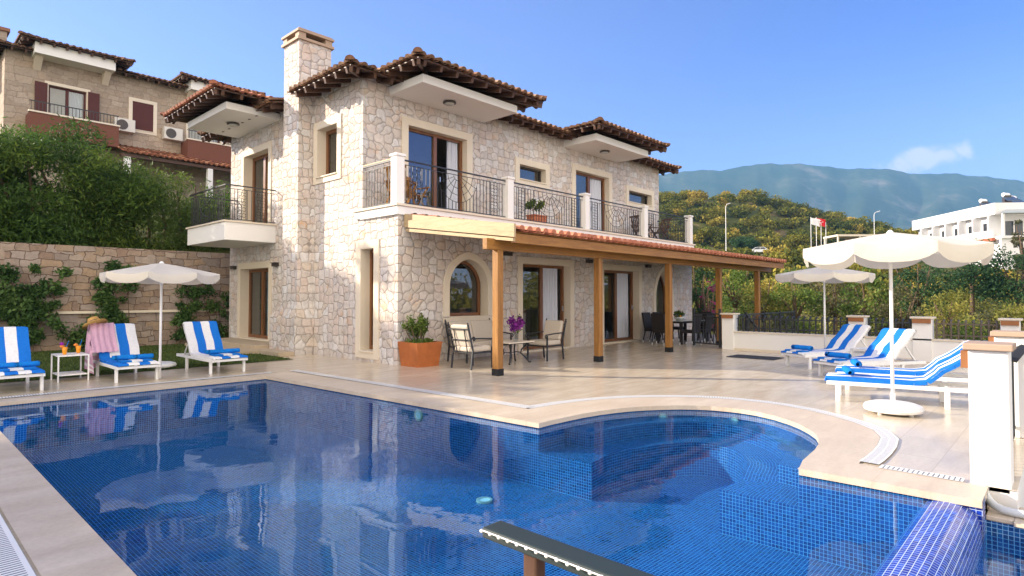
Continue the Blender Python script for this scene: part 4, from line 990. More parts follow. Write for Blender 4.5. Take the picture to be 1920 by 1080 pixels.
# ---------------------------------------------------------------- walls and fences of the garden
RW = thing('stone_wall', 'tall reddish block retaining wall behind the lawn', 'wall', (0, 20.6, 0))
mb = MB(); mb.box(-16, 9.5, 20.6, 21.1, -.3, 2.95); mb.build('masonry', M['stone2'], RW)
mb = MB(); mb.box(-16, 9.5, 20.5, 20.599, 1.02, 1.09); mb.build('ledge', M['trim'], RW)
GW = thing('garden_wall', 'low white wall with capped pillars at the far end of the terrace', 'wall', (16.55, 4, 0))
mb = MB(); mb.box(16.58, 16.83, 1.10, 6.96, 0, .49); mb.build('wall', M['white'], GW, bevel=.008)
mb = MB(); mb.box(16.55, 16.86, 1.10, 6.96, .492, .53); mb.build('coping', M['trim'], GW)
mb = MB(); mb.box(16.57, 16.585, 1.1, 6.96, 0, .06); mb.build('skirting', M['trim'], GW)
for y0, y1 in ((6.95, 7.29), (3.70, 4.05), (2.34, 2.72), (.80, 1.12)):
    mb = MB(); mb.box(16.55, 16.88, y0, y1, 0, .99); p = mb.build('pillar', M['white'], GW, bevel=.008)
    mb = MB(); mb.box(16.51, 16.92, y0 - .04, y1 + .04, .992, 1.035); mb.build('pillar_cap', M['trim'], p, bevel=.006)
    mb = MB(); mb.box(16.50, 16.549, y0 + .01, y1 - .01, .89, .985); mb.build('wall_lamp', M['copper'], p)
def fence_panel(label, y0, y1, mat, curved=True):
    t = thing('iron_fence', label, 'fence', (16.7, (y0 + y1) / 2, .53), 0, 'iron fences on the white wall'); mb = MB()
    for z in (.62, .88): mb.beam((16.7, y0, z), (16.7, y1, z), .03, .03)
    n = round((y1 - y0) / .145)
    for i in range(n + 1):
        y = y0 + .03 + (y1 - y0 - .06) * i / n
        mb.tube([(16.7, y, .53), (16.7, y, .84), (16.72, y, .92), (16.77, y, .965), (16.83, y, .955)], .021, 6)
    mb.build('bars', mat, t)
fence_panel('black iron fence panel nearest the pergola, on the low white wall', 4.09, 6.91, M['iron'])
fence_panel('short black iron fence panel behind the striped loungers', 2.76, 3.66, M['iron'])
fence_panel('brown sunlit iron fence panel nearest the corner pillar', 1.16, 2.30, M['sunlitrail'])
def pillar(label, x0, x1, y0, y1, z0, h):
    t = thing('white_pillar', label, 'pillar', ((x0 + x1) / 2, (y0 + y1) / 2, z0), 0, 'white pillars beside the pool'); mb = MB(); mb.box(x0, x1, y0, y1, z0, h); mb.build('shaft', M['white'], t, bevel=.01)
    mb = MB(); mb.box(x0 - .045, x1 + .045, y0 - .03, y1 + .03, h + .002, h + .055); mb.build('pillar_cap', M['cap'], t, bevel=.008)
    mb = MB(); mb.box(x0 + .02, x1 - .02, y1 + .001, y1 + .05, h - .15, h - .01); mb.build('wall_lamp', M['copper'], t)
pillar('large white pillar with stone cap at the pool corner, nearest the camera', 6.07, 6.38, .365, .62, -.045, 1.07)
pillar('smaller looking white capped pillar further along the edge railing', 8.33, 8.62, .36, .62, 0, 1.07)
t = thing('edge_railing', 'black iron railing between the white pillars on the terrace edge', 'railing', (7.3, .46, 0)); mb = MB()
for xa, xb in ((6.40, 8.31), (8.64, 16.5)):
    for z in (.12, .86): mb.beam((xa, .47, z), (xb, .47, z), .035, .03)
    n = round((xb - xa) / .14)
    for i in range(n + 1):
        x = xa + .03 + (xb - xa - .06) * i / n
        mb.tube([(x, .47, .02), (x, .47, .86), (x, .44, .95), (x, .39, .985), (x, .33, .97)], .014, 6)
mb.build('bars', M['iron'], t)
# gate and stair railing beyond the dining table
t = thing('iron_gate', 'open black iron gate leaf beside the white wall end', 'gate', (16.75, 7.6, 0)); mb = MB()
a, b = Vector((16.72, 7.42, 0)), Vector((16.98, 8.35, 0))
for k in (0, 1): mb.beam((a + (b - a) * k) + Vector((0, 0, .03)), (a + (b - a) * k) + Vector((0, 0, 1.15)), .06, .06)
for z in (.12, 1.0, .9): mb.beam(a + Vector((0, 0, z)), b + Vector((0, 0, z)), .035, .035)
for i in range(1, 8): p = a + (b - a) * i / 8; mb.beam(p + Vector((0, 0, .12)), p + Vector((0, 0, .9)), .02, .02)
mb.build('leaf', M['iron'], t)
t = thing('stair_railing', 'dark railing with sloping handrail behind the low white wall', 'railing', (19, 7.35, 0)); mb = MB()
mb.beam((16.95, 7.36, .95), (22.9, 7.36, .95), .05, .04); mb.beam((16.95, 7.36, .12), (22.9, 7.36, .12), .03, .03)
for i in range(46): x = 17 + i * .13; mb.beam((x, 7.36, .12), (x, 7.36, .95), .016, .016)
for k in range(5): mb.beam((16.97 + k * 1.48, 7.36, 0), (16.97 + k * 1.48, 7.36, 1.02), .05, .05)
mb.beam((17.3, 6.9, 1.0), (19.6, 6.9, -.2), .06, .05)
for i in range(12): x = 17.35 + i * .2; z = 1.0 - (x - 17.3) * .52; mb.beam((x, 6.9, z - .75), (x, 6.9, z), .018, .018)
mb.build('bars', M['iron'], t)
# pipe
t = thing('drain_pipe', 'white plastic drain pipe bending below the large white pillar', 'pipe', (6.0, .3, -.2)); mb = MB()
mb.tube([(6.03, .53, -.02), (5.97, .515, -.045), (5.91, .49, -.07), (5.87, .45, -.095), (5.845, .40, -.107), (5.835, .33, -.109), (5.83, .1, -.109), (5.83, -1.2, -.109)], .03, 14)
mb.build('pipe', M['pvc'], t, smooth=True)
# wooden handrail in the foreground
t = thing('handrail', 'dark wooden handrail with a string of white bulbs in the foreground', 'handrail', (.94, .8, 0)); mb = MB()
mb.box(.912, .972, -1.4, .945, .976, 1.0); mb.build('rail', plain('dark_varnished_wood', (0.028, 0.04, 0.04), 0.45, 0.25), t, bevel=.006)
for y_ in (.80, -.9): mb = MB(); mb.box(.925, .957, y_, y_ + .035, .012, .974); mb.build('post', M['dwood2'], t, bevel=.004)
mb = MB(); mb.tube([(.907, .94, .996), (.907, -1.2, .996)], .0016, 5)
for i in range(44):
    y = .938 - i * .026; mb.lathe([(.001, -.004), (.003, -.0026), (.004, 0), (.003, .0026), (.001, .004)], (.9055, y, .995), 8)
mb.build('light_string', M['white'], t, smooth=True)

# ---------------------------------------------------------------- loungers
def make_lounger(name, label, ang, stripe, loc, rz):
    """foot at local x=0, head towards +x"""
    t = thing(name, label, 'sun lounger', loc, rz, 'striped sun loungers')
    ca, sa = math.cos(R(ang)), math.sin(R(ang)); hx, hz, bl = 1.18, .30, .80
    f = MB()
    for y in (-.32, .32): f.box(.0, 1.98, y - .02, y + .02, .235, .29)
    for x in (.02, .62, 1.2, 1.96): f.box(x - .02, x + .02, -.299, .299, .24, .285)
    f.build('frame', M['paint'], t, local=True, bevel=.004)
    for x in (.14, 1.42):
        for y in (-.315, .315):
            l = MB(); l.box(x - .03, x + .03, y - .022, y + .022, 0, .234); l.build('leg', M['paint'], t, local=True, bevel=.004)
    b = MB(); top = (hx + ca * bl, hz + sa * bl)
    for y in (-.28, .28): b.beam((hx, y, hz), (top[0], y, top[1]), .03, .03)
    for k in (.35, .7, .98): b.beam((hx + ca * bl * k, -.265, hz + sa * bl * k), (hx + ca * bl * k, .265, hz + sa * bl * k), .025, .025)
    for y in (-.22, .22): b.beam((hx + ca * bl * .62, y, hz + sa * bl * .62), (1.86, y, .27), .02, .02)
    b.build('backrest_frame', M['paint'], t, local=True)
    m = MB(); pr = [(-.03, .30), (-.01, .335), (.3, .345), (.7, .34), (1.05, .343), (1.2, .365), (hx + ca * .2 - sa * .05, hz + sa * .2 + ca * .05)]
    for k in (.35, .55, .75, .92): pr.append((hx + ca * bl * k - sa * (.05 + .012 * math.sin(k * 22)), hz + sa * bl * k + ca * (.05 + .012 * math.sin(k * 22))))
    pr += [(hx + ca * bl * 1.0 - sa * .045, hz + sa * bl * 1.0 + ca * .045), (hx + ca * (bl + .025), hz + sa * (bl + .025)), (hx + ca * bl * .98 + sa * .02, hz + sa * bl * .98 - ca * .02), (hx + ca * bl * .7 + sa * .022, hz + sa * bl * .7 - ca * .022)]
    ny = 12; prev = None; g = random.Random(len(label))
    for i, (x, z) in enumerate(pr):
        row = []
        for j in range(ny + 1):
            y = -.33 + .66 * j / ny; e = .012 * (1 if j in (0, ny) else 0)
            row.append(m.vert((x + g.uniform(-.006, .006), y, z - e + g.uniform(-.005, .005))))
        if prev:
            for j in range(ny): m.face((prev[j], prev[j + 1], row[j + 1], row[j]), uv=[(j / ny, 0), ((j + 1) / ny, 0), ((j + 1) / ny, 1), (j / ny, 1)])
        prev = row
    i0 = 0
    for s in (0, 1):
        y = -.33 if s == 0 else .33; v = .01 if s == 0 else .99
        for (xa, za), (xb, zb) in zip(pr[:12], pr[1:12]):
            dx, dz = xb - xa, zb - za; L = math.hypot(dx, dz); nx, nz = dz / L * .055, -dx / L * .055
            m.poly([(xa, y, za - .012), (xb, y, zb - .012), (xb + nx, y, zb + nz), (xa + nx, y, za + nz)], uv=[(v, 0)] * 4)
    m.build('mattress', stripe, t, local=True, smooth=True)
    return t
def roll(label, loc, rz, L=.52, r=.065, group='rolled blue towels'):
    t = thing('rolled_towel', label, 'towel', loc, rz, group); mb = MB()
    n = 60; prof = []
    for i in range(n + 1):
        a = i / n * 2 * PI * 2.6; rr = r * (.25 + .75 * i / n); prof.append((rr * math.cos(a), rr * math.sin(a)))
    k = 8; g = random.Random(len(label))
    rows = []
    for j in range(k + 1):
        x = -L / 2 + L * j / k; s = 1 + .05 * math.sin(j * 2.3) - (.05 if j in (0, k) else 0)
        rows.append([mb.vert((x + g.uniform(-.004, .004) + (.012 * p / n if j == k else 0), y * s, z * s * .92)) for p, (y, z) in enumerate(prof)])
    for a, b in zip(rows, rows[1:]):
        for p in range(n): mb.face((a[p], a[p + 1], b[p + 1], b[p]))
    for e in (rows[0], rows[-1]):
        for p in range(n - 24): mb.face((e[p], e[p + 1], e[p + 24], e[p + 23]))
    mb.build('roll', M['blue'], t, local=True, smooth=True)
    return t
def folded(label, loc, rz, sx=.30, sy=.50, h=.03):
    mb = MB()
    for k in range(2):
        i0 = len(mb.v); mb.box(-sx / 2 + k * .01, sx / 2 - k * .008, -sy / 2 + k * .008, sy / 2, k * h / 2, (k + 1) * h / 2 - .001)
    for fi in range(len(mb.f)):
        mb.uv[fi] = [((mb.v[i][1] + sy / 2) / sy, 0) for i in mb.f[fi]]
    o = mb.build('folded_towel', M['folded'], bevel=.006); o.location = loc; o.rotation_euler = (0, 0, rz)
    return tag(o, label, 'towel', 'folded towels on the loungers')
def on_lounger(t, x, y, z):
    a = t.rotation_euler.z; return (t.location.x + x * math.cos(a) - y * math.sin(a), t.location.y + x * math.sin(a) + y * math.cos(a), z)
U = PI / 2
LA = make_lounger('sun_lounger', 'striped sun lounger at the left picture edge, left of the drinks table', 54, M['stripe'], (1.55, 11.93, 0), U)
LB = make_lounger('sun_lounger', 'striped sun lounger with pink cloth and straw hat on its backrest', 54, M['stripeB'], (3.22, 12.0, 0), U)
LC = make_lounger('sun_lounger', 'striped sun lounger on the lawn edge nearest the villa steps', 54, M['stripe'], (4.78, 12.0, 0), U)
aD = math.atan2(-.975, .22)
LD = make_lounger('sun_lounger', 'sunlit striped sun lounger closest to the near right parasol base', 38, M['stripe'], (9.78, 2.68, 0), aD)
LE = make_lounger('sun_lounger', 'striped sun lounger parallel behind the one nearest the big white pillar', 38, M['stripe'], (11.0, 2.86, 0), aD)
aF = math.atan2(-.50, .866)
LF = make_lounger('sun_lounger', 'farthest striped sun lounger, under the far parasol', 44, M['stripeB'], (13.35, 4.33, 0), aF)
LG = make_lounger('sun_lounger', 'striped sun lounger in the middle of the right hand group', 44, M['stripeB'], (12.05, 3.30, 0), aF)
for t, w_, lab in ((LA, 0, 'on the foot of the left edge lounger'), (LB, 0, 'on the lounger with the straw hat'), (LC, 0, 'on the lounger nearest the villa steps')):
    folded('blue and white folded towel ' + lab, on_lounger(t, .26, 0, .345), U)
    roll('blue rolled towel, left half, ' + lab, on_lounger(t, .36, .155, .415), U + PI / 2, .33, .055)
    roll('blue rolled towel, right half, ' + lab, on_lounger(t, .36, -.16, .412), U + PI / 2, .31, .055)
for t, lab in ((LD, 'on the sunlit lounger nearest the big pillar'), (LE, 'on the lounger behind the sunlit one'), (LF, 'on the farthest lounger'), (LG, 'on the middle right hand lounger')):
    roll('blue rolled towel lying across the foot ' + lab, on_lounger(t, .26, .02, .41), t.rotation_euler.z + PI / 2 + .15, .46, .065)
for t, lab in ((LF, 'on the farthest lounger'), (LG, 'on the middle right hand lounger')):
    folded('blue and white folded towel ' + lab, on_lounger(t, .10, 0, .340), t.rotation_euler.z, .2, .5)
# pink cloth and straw hat
t = thing('beach_cloth', 'pink striped beach cloth draped over the lounger backrest', 'cloth', (2.85, 13.1, 0)); mb = MB()
ca, sa = math.cos(R(54)), math.sin(R(54))
def back(k, y, off): return (3.22 - y, 12.0 + 1.18 + ca * .80 * k - sa * off, .30 + sa * .80 * k + ca * off)
rows = []; nj = 14
for j in range(nj + 1):
    v = j / nj; row = []
    y = .44 - .40 * v
    base = [back(.18 - .0 * v, y, .085), back(.45, y + .01, .085), back(.75, y, .085), back(1.0, y - .02, .08), back(1.04, y - .02, .03)]
    bx_, by_, bz_ = base[-1]
    hang = (.86 if j < 8 else .60)
    tail = [(bx_ - .02, by_ + .05, bz_ - .2), (bx_ - .03, by_ + .07, bz_ - .45), (bx_ - .03, by_ + .06, max(.06, bz_ - hang))]
    for k, p in enumerate(base + tail):
        wv = .022 * math.sin(j * 1.9 + k * .6)
        row.append(mb.vert((p[0] + wv * .4, p[1] - wv * .6, p[2] + wv * .3)))
    rows.append(row)
for j in range(nj):
    for k in range(len(rows[0]) - 1): mb.face((rows[j][k], rows[j + 1][k], rows[j + 1][k + 1], rows[j][k + 1]), uv=[(j / nj, k / 7), ((j + 1) / nj, k / 7), ((j + 1) / nj, (k + 1) / 7), (j / nj, (k + 1) / 7)])
# side fall, off the left edge of the lounger almost to the ground
rows = []
for j in range(9):
    v = j / 8; row = []
    y0 = .40; q = back(.15 + .85 * v, y0, .09)
    for k in range(7):
        s = k / 6; row.append(mb.vert((q[0] - .05 - .05 * s + .022 * math.sin(v * 14 + s), q[1] - .30 * s * (1 - v) + .03 * math.sin(v * 11), q[2] + (.10 + .1 * v - q[2]) * s)))
    rows.append(row)
for j in range(8):
    for k in range(6): mb.face((rows[j][k], rows[j + 1][k], rows[j + 1][k + 1], rows[j][k + 1]), uv=[(j / 8, k / 6), ((j + 1) / 8, k / 6), ((j + 1) / 8, (k + 1) / 6), (j / 8, (k + 1) / 6)])
mb.build('cloth', M['pink'], t, smooth=True)
t = thing('straw_hat', 'golden straw hat hung on the lounger backrest', 'hat', (2.90, 13.66, .99)); mb = MB()
t.rotation_euler = (R(-24), R(-14), 0)
mb.lathe([(.215, -.02), (.20, .0), (.15, .01), (.105, .012), (.10, .07), (.085, .11), (.05, .125), (.01, .122)], (0, 0, 0), 28); mb.build('straw', M['straw'], t, local=True, smooth=True)
mb = MB(); mb.lathe([(.104, .016), (.1045, .045), (.102, .045)], (0, 0, 0), 28); mb.build('band', M['bronze'], t, local=True)
# ---------------------------------------------------------------- tables with drinks
def two_tier(label, loc, rz, w_=.46, d=.60, h=.47):
    t = thing('side_table', label, 'side table', loc, rz, 'small white side tables')
    for z, nm in ((h, 'table_top'), (.13, 'shelf')):
        mb = MB(); k = .0 if nm == 'table_top' else .024; mb.box(-w_ / 2 + k, w_ / 2 - k, -d / 2 + k, d / 2 - k, z - .022, z); mb.build(nm, M['paint'], t, local=True, bevel=.003)
    for x in (-1, 1):
        for y in (-1, 1):
            mb = MB(); mb.box(x * (w_ / 2 - .011) - .011, x * (w_ / 2 - .011) + .011, y * (d / 2 - .011) - .011, y * (d / 2 - .011) + .011, 0, h - .0225); mb.build('leg', M['paint'], t, local=True)
    return t
ST = two_tier('white two tier side table holding orange cocktails', (2.44, 13.2, 0), 0)
two_tier('white side table between the far striped loungers', (14.25, 3.15, 0), aF, .42, .42, .42)
def drink(label, loc, flower):
    t = thing('cocktail', label, 'drink', loc, 0, 'orange cocktails'); mb = MB(); mb.lathe([(.028, 0), (.032, .02), (.036, .07), (.044, .135), (.042, .135)], (0, 0, 0), 16); mb.build('glass', M['juice'], t, local=True, smooth=True)
    mb = MB(); s = -1 if flower else 1; mb.tube([(0.01, 0, .1), (.055, .01 * s, .24)], .005, 6); mb.build('straw', M['blue'], t, local=True)
    mb = MB(); mb.lathe([(.003, -.03), (.032, -.012), (.035, 0), (.032, .012), (.003, .03)], (-.04, 0, .15), 10); mb.build('orange_slice', M['orange'], t, local=True, smooth=True)
    if flower:
        mb = MB(); mb.lathe([(.004, -.03), (.03, -.01), (.035, .01), (.01, .03)], (-.045, -.01, .19), 9); mb.build('flower', M['petal'], t, local=True)
drink('orange cocktail with purple flower on the white side table', (2.34, 13.1, .4705), True)
drink('orange cocktail without flower, right one on the side table', (2.58, 13.3, .4705), False)
# ---------------------------------------------------------------- parasols
def parasol(label, loc, r, zt, zr, val, rot, base=True, lean=0.0, n=8):
    t = thing('parasol', label, 'parasol', loc, rot, 'white parasols by the pool')
    mb = MB(); mb.tube([(0, 0, .02), (0, 0, zt - .01)], .021, 12); mb.build('pole', M['paint'], t, local=True, smooth=True)
    c = MB(); S = 10; K = 6
    def Q(i, u, s):
        a0 = 2 * PI * i / n; a1 = 2 * PI * (i + 1) / n; P0 = Vector((math.cos(a0), math.sin(a0), 0)); P1 = Vector((math.cos(a1), math.sin(a1), 0))
        p = P0.lerp(P1, u) * r * s; sag = 4 * u * (1 - u)
        p *= 1 - .035 * sag * s * s
        z = zt - (zt - zr) * (s ** 1.12) - .036 * sag * s ** 1.5 - .012 * math.sin(s * 9 + i) * sag
        return (p.x, p.y, z)
    for i in range(n):
        g = [[c.vert(Q(i, q / S, k / K)) for q in range(S + 1)] for k in range(K + 1)]
        for k in range(K):
            for q in range(S): c.face((g[k][q], g[k][q + 1], g[k + 1][q + 1], g[k + 1][q]))
    c.build('canopy', M['cloth'], t, local=True, smooth=True)
    v = MB(); rg = random.Random(int(loc[0] * 10))
    for i in range(n):
        rows = []
        for q in range(S + 1):
            u = q / S; p = Vector(Q(i, u, 1)); hgt = val * (.60 + .40 * (1 - abs(2 * u - 1) ** 3.4)); o_ = p.normalized(); bow = .025 * math.sin(u * PI)
            d = Vector((o_.x, o_.y, 0)).normalized(); fl = rg.uniform(-.006, .012)
            rows.append([v.vert((p.x + d.x * .003, p.y + d.y * .003, p.z + .003)), v.vert((p.x + d.x * (bow + fl), p.y + d.y * (bow + fl), p.z - hgt * .5)), v.vert((p.x + d.x * (bow * .4 + fl), p.y + d.y * (bow * .4 + fl), p.z - hgt))])
        for q in range(S):
            for k in range(2): v.face((rows[q][k], rows[q + 1][k], rows[q + 1][k + 1], rows[q][k + 1]))
    v.build('valance', M['cloth'], t, local=True, smooth=True)
    for i in range(n):
        a = 2 * PI * i / n; rb = MB(); e = Q(i, 0, 1)
        rb.beam((.02 * math.cos(a), .02 * math.sin(a), zt - .05), (e[0] * .985, e[1] * .985, e[2] - .02), .012, .016); m_ = Q(i, 0, .55)
        rb.beam((.025 * math.cos(a), .025 * math.sin(a), zr - .16), (m_[0], m_[1], m_[2] - .03), .010, .012)
        rb.build('rib', M['paint'], t, local=True)
    mb = MB(); mb.lathe([(.03, zr - .2), (.035, zr - .18), (.035, zr - .14), (.03, zr - .12)], n=12); mb.build('hub', M['paint'], t, local=True)
    mb = MB(); mb.lathe([(.045, zt - .004), (.03, zt + .02), (.012, zt + .035)], n=12); mb.build('finial', M['paint'], t, local=True)
    if base:
        mb = MB(); mb.lathe([(.29, .028), (.325, .04), (.335, .07), (.32, .11), (.25, .135), (.05, .145)], n=32)
        for k in range(4): a = k * PI / 2 + .5; mb.lathe([(.028, 0), (.028, .03)], (.24 * math.cos(a), .24 * math.sin(a), 0), 8)
        mb.lathe([(.03, .14), (.03, .26)], n=12)
        mb.build('base', M['paint'], t, local=True, smooth=False, bevel=.004)
    return t
parasol('white parasol whose pole stands between the two left loungers', (3.57, 12.08, 0), .96, 2.11, 1.92, .15, .30, False)
parasol('largest white parasol, nearest on the right with a round white base', (9.0, 1.70, 0), 1.07, 2.33, 2.13, .20, .62)
parasol('white parasol in the shade, the farthest one behind the loungers', (15.15, 4.2, 0), 1.05, 2.21, 2.03, .17, .45)
mb = MB(); mb.lathe([(.27, .02), (.30, .03), (.31, .06), (.29, .10), (.22, .12), (.05, .125)], (4.12, 13.95, .01), 32)
for k in range(4): a = k * PI / 2; mb.lathe([(.025, .01), (.025, .04)], (4.12 + .22 * math.cos(a), 13.95 + .22 * math.sin(a), 0), 8)
mb.lathe([(.028, .12), (.028, .19)], (4.12, 13.95, .01), 10)
tag(mb.build('concrete_stand', M['paint'], bevel=.004), 'empty round white concrete stand for a parasol on the lawn between two loungers', 'stand')
# ---------------------------------------------------------------- patio seating
def seat_frame(t, w_, d, sh=.34, bh=.93, cushions=1):
    """front towards +x; w_ along y"""
    f = MB(); hw = w_ / 2
    for y in (-hw, hw):
        f.beam((-d / 2 - .03, y, 0), (-d / 2 + .02, y, sh + .06), .03, .03, (0, 1, 0)); f.beam((-d / 2 + .02, y, sh + .06), (-d / 2 - .12, y, bh), .03, .03, (0, 1, 0))
        f.lathe([(.004, -.022), (.02, 0), (.004, .022)], (-d / 2 - .125, y, bh + .02), 8)
        f.beam((d / 2, y, 0), (d / 2, y, sh + .25), .03, .03, (0, 1, 0))
        f.tube([(-d / 2 - .06, y, sh + .30), (0, y, sh + .29), (d / 2 - .04, y, sh + .27), (d / 2 + .04, y, sh + .27), (d / 2 + .075, y, sh + .235), (d / 2 + .05, y, sh + .195), (d / 2 + .02, y, sh + .21)], .016, 6)
        f.beam((-d / 2, y, sh), (d / 2, y, sh), .028, .03)
    for z, x in ((sh, d / 2), (sh, -d / 2 + .01), (sh + .26, -d / 2 - .03), (bh - .10, -d / 2 - .10)): f.beam((x, -hw, z), (x, hw, z), .024, .026)
    for y in ([-.16, .16] if w_ < 1 else [-.45, -.15, .15, .45]): f.beam((-d / 2, y, sh), (-d / 2 - .10, y, bh - .1), .016, .016)
    f.build('frame', M['iron'], t, local=True)
    n = cushions
    for k in range(n):
        y0 = -hw + .03 + (w_ - .06) * k / n; y1 = -hw + .03 + (w_ - .06) * (k + 1) / n
        c = MB(); c.box(-d / 2 + .02, d / 2 + .02, y0 + .004, y1 - .004, sh + .018, sh + .13); c.build('seat_cushion', M['cushion'], t, local=True, bevel=.03)
        c = MB(); b0 = Vector((-d / 2 + .07, 0, sh + .13)); up = Vector((-.14, 0, .50)).normalized(); nr = Vector((up.z, 0, -up.x))
        c.obox(tuple(b0 + up * .235 + Vector((0, (y0 + y1) / 2, 0)) - nr * .01), tuple(up * .235), (0, (y1 - y0) / 2 - .004, 0), tuple(nr * .045)); c.build('back_cushion', M['cushion'], t, local=True, bevel=.03)
t = thing('armchair', 'iron armchair with beige cushions in front of the arched window, back to the planter', 'armchair', (8.68, 9.27, 0), 0, 'iron armchairs on the terrace'); seat_frame(t, .60, .58)
t = thing('armchair', 'iron armchair with beige cushions in front of the glass door, facing the planter', 'armchair', (11.02, 9.22, 0), PI, 'iron armchairs on the terrace'); seat_frame(t, .60, .58)
t = thing('garden_sofa', 'beige cushioned iron sofa under the arched window', 'sofa', (9.86, 10.25, 0), -PI / 2); seat_frame(t, 1.45, .62, cushions=2)
t = thing('coffee_table', 'low table with cream top and scrolled iron legs', 'coffee table', (9.93, 9.28, 0), .0); mb = MB()
mb.box(-.42, .42, -.30, .30, .465, .49); mb.build('table_top', M['trim'], t, local=True, bevel=.006)
for sx in (-1, 1):
    for sy in (-1, 1):
        mb = MB(); mb.tube([(sx * .34, sy * .22, .46), (sx * .28, sy * .18, .42), (sx * .18, sy * .11, .30), (sx * .17, sy * .10, .22), (sx * .26, sy * .17, .12), (sx * .31, sy * .21, .03), (sx * .34, sy * .23, .012), (sx * .36, sy * .24, .03)], .018, 7); mb.build('leg', M['iron'], t, local=True, smooth=True)
mb = MB(); mb.tube([(-.17, 0, .24), (.17, 0, .24)], .01, 6); mb.tube([(-.17, -.10, .24), (-.17, .10, .24)], .01, 6); mb.tube([(.17, -.10, .24), (.17, .10, .24)], .01, 6); mb.box(-.40, .40, -.28, .28, .45, .464); mb.build('stretcher', M['iron'], t, local=True)
t = thing('flower_vase', 'glass vase of purple blossoms on the low iron table', 'vase', (9.98, 9.22, .4905)); mb = MB(); mb.lathe([(.05, 0), (.055, .02), (.045, .10), (.05, .17), (.065, .21), (.06, .21)], n=16); mb.build('vase', glass_mat('clear_vase_glass', (.8, .85, .85), 1.5), t, local=True, smooth=True)
leaves('blossom', M['purpleleaf'], t, [(0, 0, .40, .15, .15, .10), (-.12, .03, .47, .10, .08, .12), (.12, -.03, .44, .11, .09, .11), (-.03, -.1, .34, .13, .1, .09), (.15, .05, .36, .08, .08, .08), (-.14, -.05, .30, .08, .08, .09)], 620, .05, 4, aspect=.8)
leaves('foliage', M['L_mid'], t, [(0, 0, .28, .12, .12, .10), (.13, .0, .52, .05, .05, .1)], 90, .07, 5)
mb = MB()
for k in range(7): a = k * .9; mb.tube([(0, 0, .03), (.04 * math.cos(a), .04 * math.sin(a), .2), (.13 * math.cos(a), .13 * math.sin(a), .42)], .004, 4)
mb.build('stems', M['bark'], t, local=True)
# planter by the corner
t = thing('planter', 'rusty steel cube planter with leafy green shrub at the villa corner', 'planter', (8.17, 10.40, 0)); mb = MB()
wv = .345
for a in range(4):
    c_, s_ = math.cos(a * PI / 2), math.sin(a * PI / 2)
    f = lambda x, y, z: (x * c_ - y * s_, x * s_ + y * c_, z)
    mb.poly([f(-.29, -.29, 0), f(.29, -.29, 0), f(wv, -wv, .52), f(-wv, -wv, .52)]); mb.poly([f(-wv, -wv, .52), f(wv, -wv, .52), f(wv - .03, -wv + .03, .52), f(-wv + .03, -wv + .03, .52)]); mb.poly([f(-wv + .03, -wv + .03, .52), f(wv - .03, -wv + .03, .52), f(wv - .04, -wv + .04, .44), f(-wv + .04, -wv + .04, .44)])
mb.build('pot', M['corten'], t, local=True)
mb = MB(); mb.box(-.305, .305, -.305, .305, .40, .46); mb.build('soil', M['bark'], t, local=True)
st = MB(); cl = []; g = random.Random(8)
for k in range(11):
    a = g.uniform(0, 6.28); rr = g.uniform(.1, .36); h_ = g.uniform(.8, 1.08); e = (rr * math.cos(a), rr * math.sin(a), h_)
    st.tube([(rr * .3 * math.cos(a), rr * .3 * math.sin(a), .45), (rr * .8 * math.cos(a), rr * .8 * math.sin(a), h_ * .75), e], [.014, .01, .005], 5)
    for q in (.6, .75, .88, 1.0): cl.append((e[0] * q * 1.02, e[1] * q * 1.02, .45 + (h_ - .45) * q, .085, .085, .07))
st.build('stems', M['bark'], t, local=True)
for k in range(8): a = k * .8; cl.append((.2 * math.cos(a), .2 * math.sin(a), .53, .12, .12, .06))
leaves('foliage', M['L_mid'], t, cl, 1500, .075, 12, aspect=.42, upbias=.4)
# ---------------------------------------------------------------- dining group
t = thing('dining_table', 'dark wicker dining table with glass top under the pergola end', 'table', (18.25, 9.35, 0)); mb = MB(); mb.box(-1.0, 1.0, -.48, .48, .66, .72)
mb.build('apron', M['wicker'], t, local=True, bevel=.01); mb = MB(); mb.box(-1.02, 1.02, -.5, .5, .721, .735); mb.build('table_top', plain('grey_table_glass', (.30, .36, .36), .08, .6), t, local=True)
for x in (-.92, .92):
    for y in (-.40, .40): mb = MB(); mb.box(x - .04, x + .04, y - .04, y + .04, 0, .659); mb.build('leg', M['wicker'], t, local=True)
def dchair(label, loc, rz):
    t = thing('dining_chair', label, 'dining chair', loc, rz, 'dark wicker dining chairs'); mb = MB()
    mb.box(-.22, .24, -.23, .23, .37, .46); mb.build('seat', M['wicker'], t, local=True, bevel=.02)
    mb = MB(); mb.prism([(-.22, -.23, .461), (-.17, -.23, .461), (-.25, -.23, .98), (-.32, -.23, .98), (-.29, -.23, .8)], (0, .46, 0)); mb.build('backrest', M['wicker'], t, local=True, bevel=.012)
    for x, dx in ((-.19, -.07), (.21, .02)):
        for y in (-.205, .205):
            mb = MB(); mb.tube([(x + dx, y, .07), (x, y, .369)], [.016, .024], 6); l = mb.build('leg', M['wicker'], t, local=True)
            mb = MB(); mb.tube([(x + dx * 1.15, y, 0), (x + dx, y, .069)], .014, 6); mb.build('foot', M['steel'], l, local=True)
dchair('dark wicker dining chair at the table end nearest the glass doors', (16.95, 9.4, 0), 0)
dchair('dark wicker dining chair on the pool side of the table, first from the left', (17.45, 8.72, 0), PI / 2)
dchair('dark wicker dining chair on the pool side of the table, middle one', (18.2, 8.68, 0), PI / 2)
dchair('dark wicker dining chair on the pool side of the table, beside the gate', (18.95, 8.72, 0), PI / 2 + .1)
dchair('dark wicker dining chair on the wall side of the table, left', (17.5, 10.02, 0), -PI / 2)
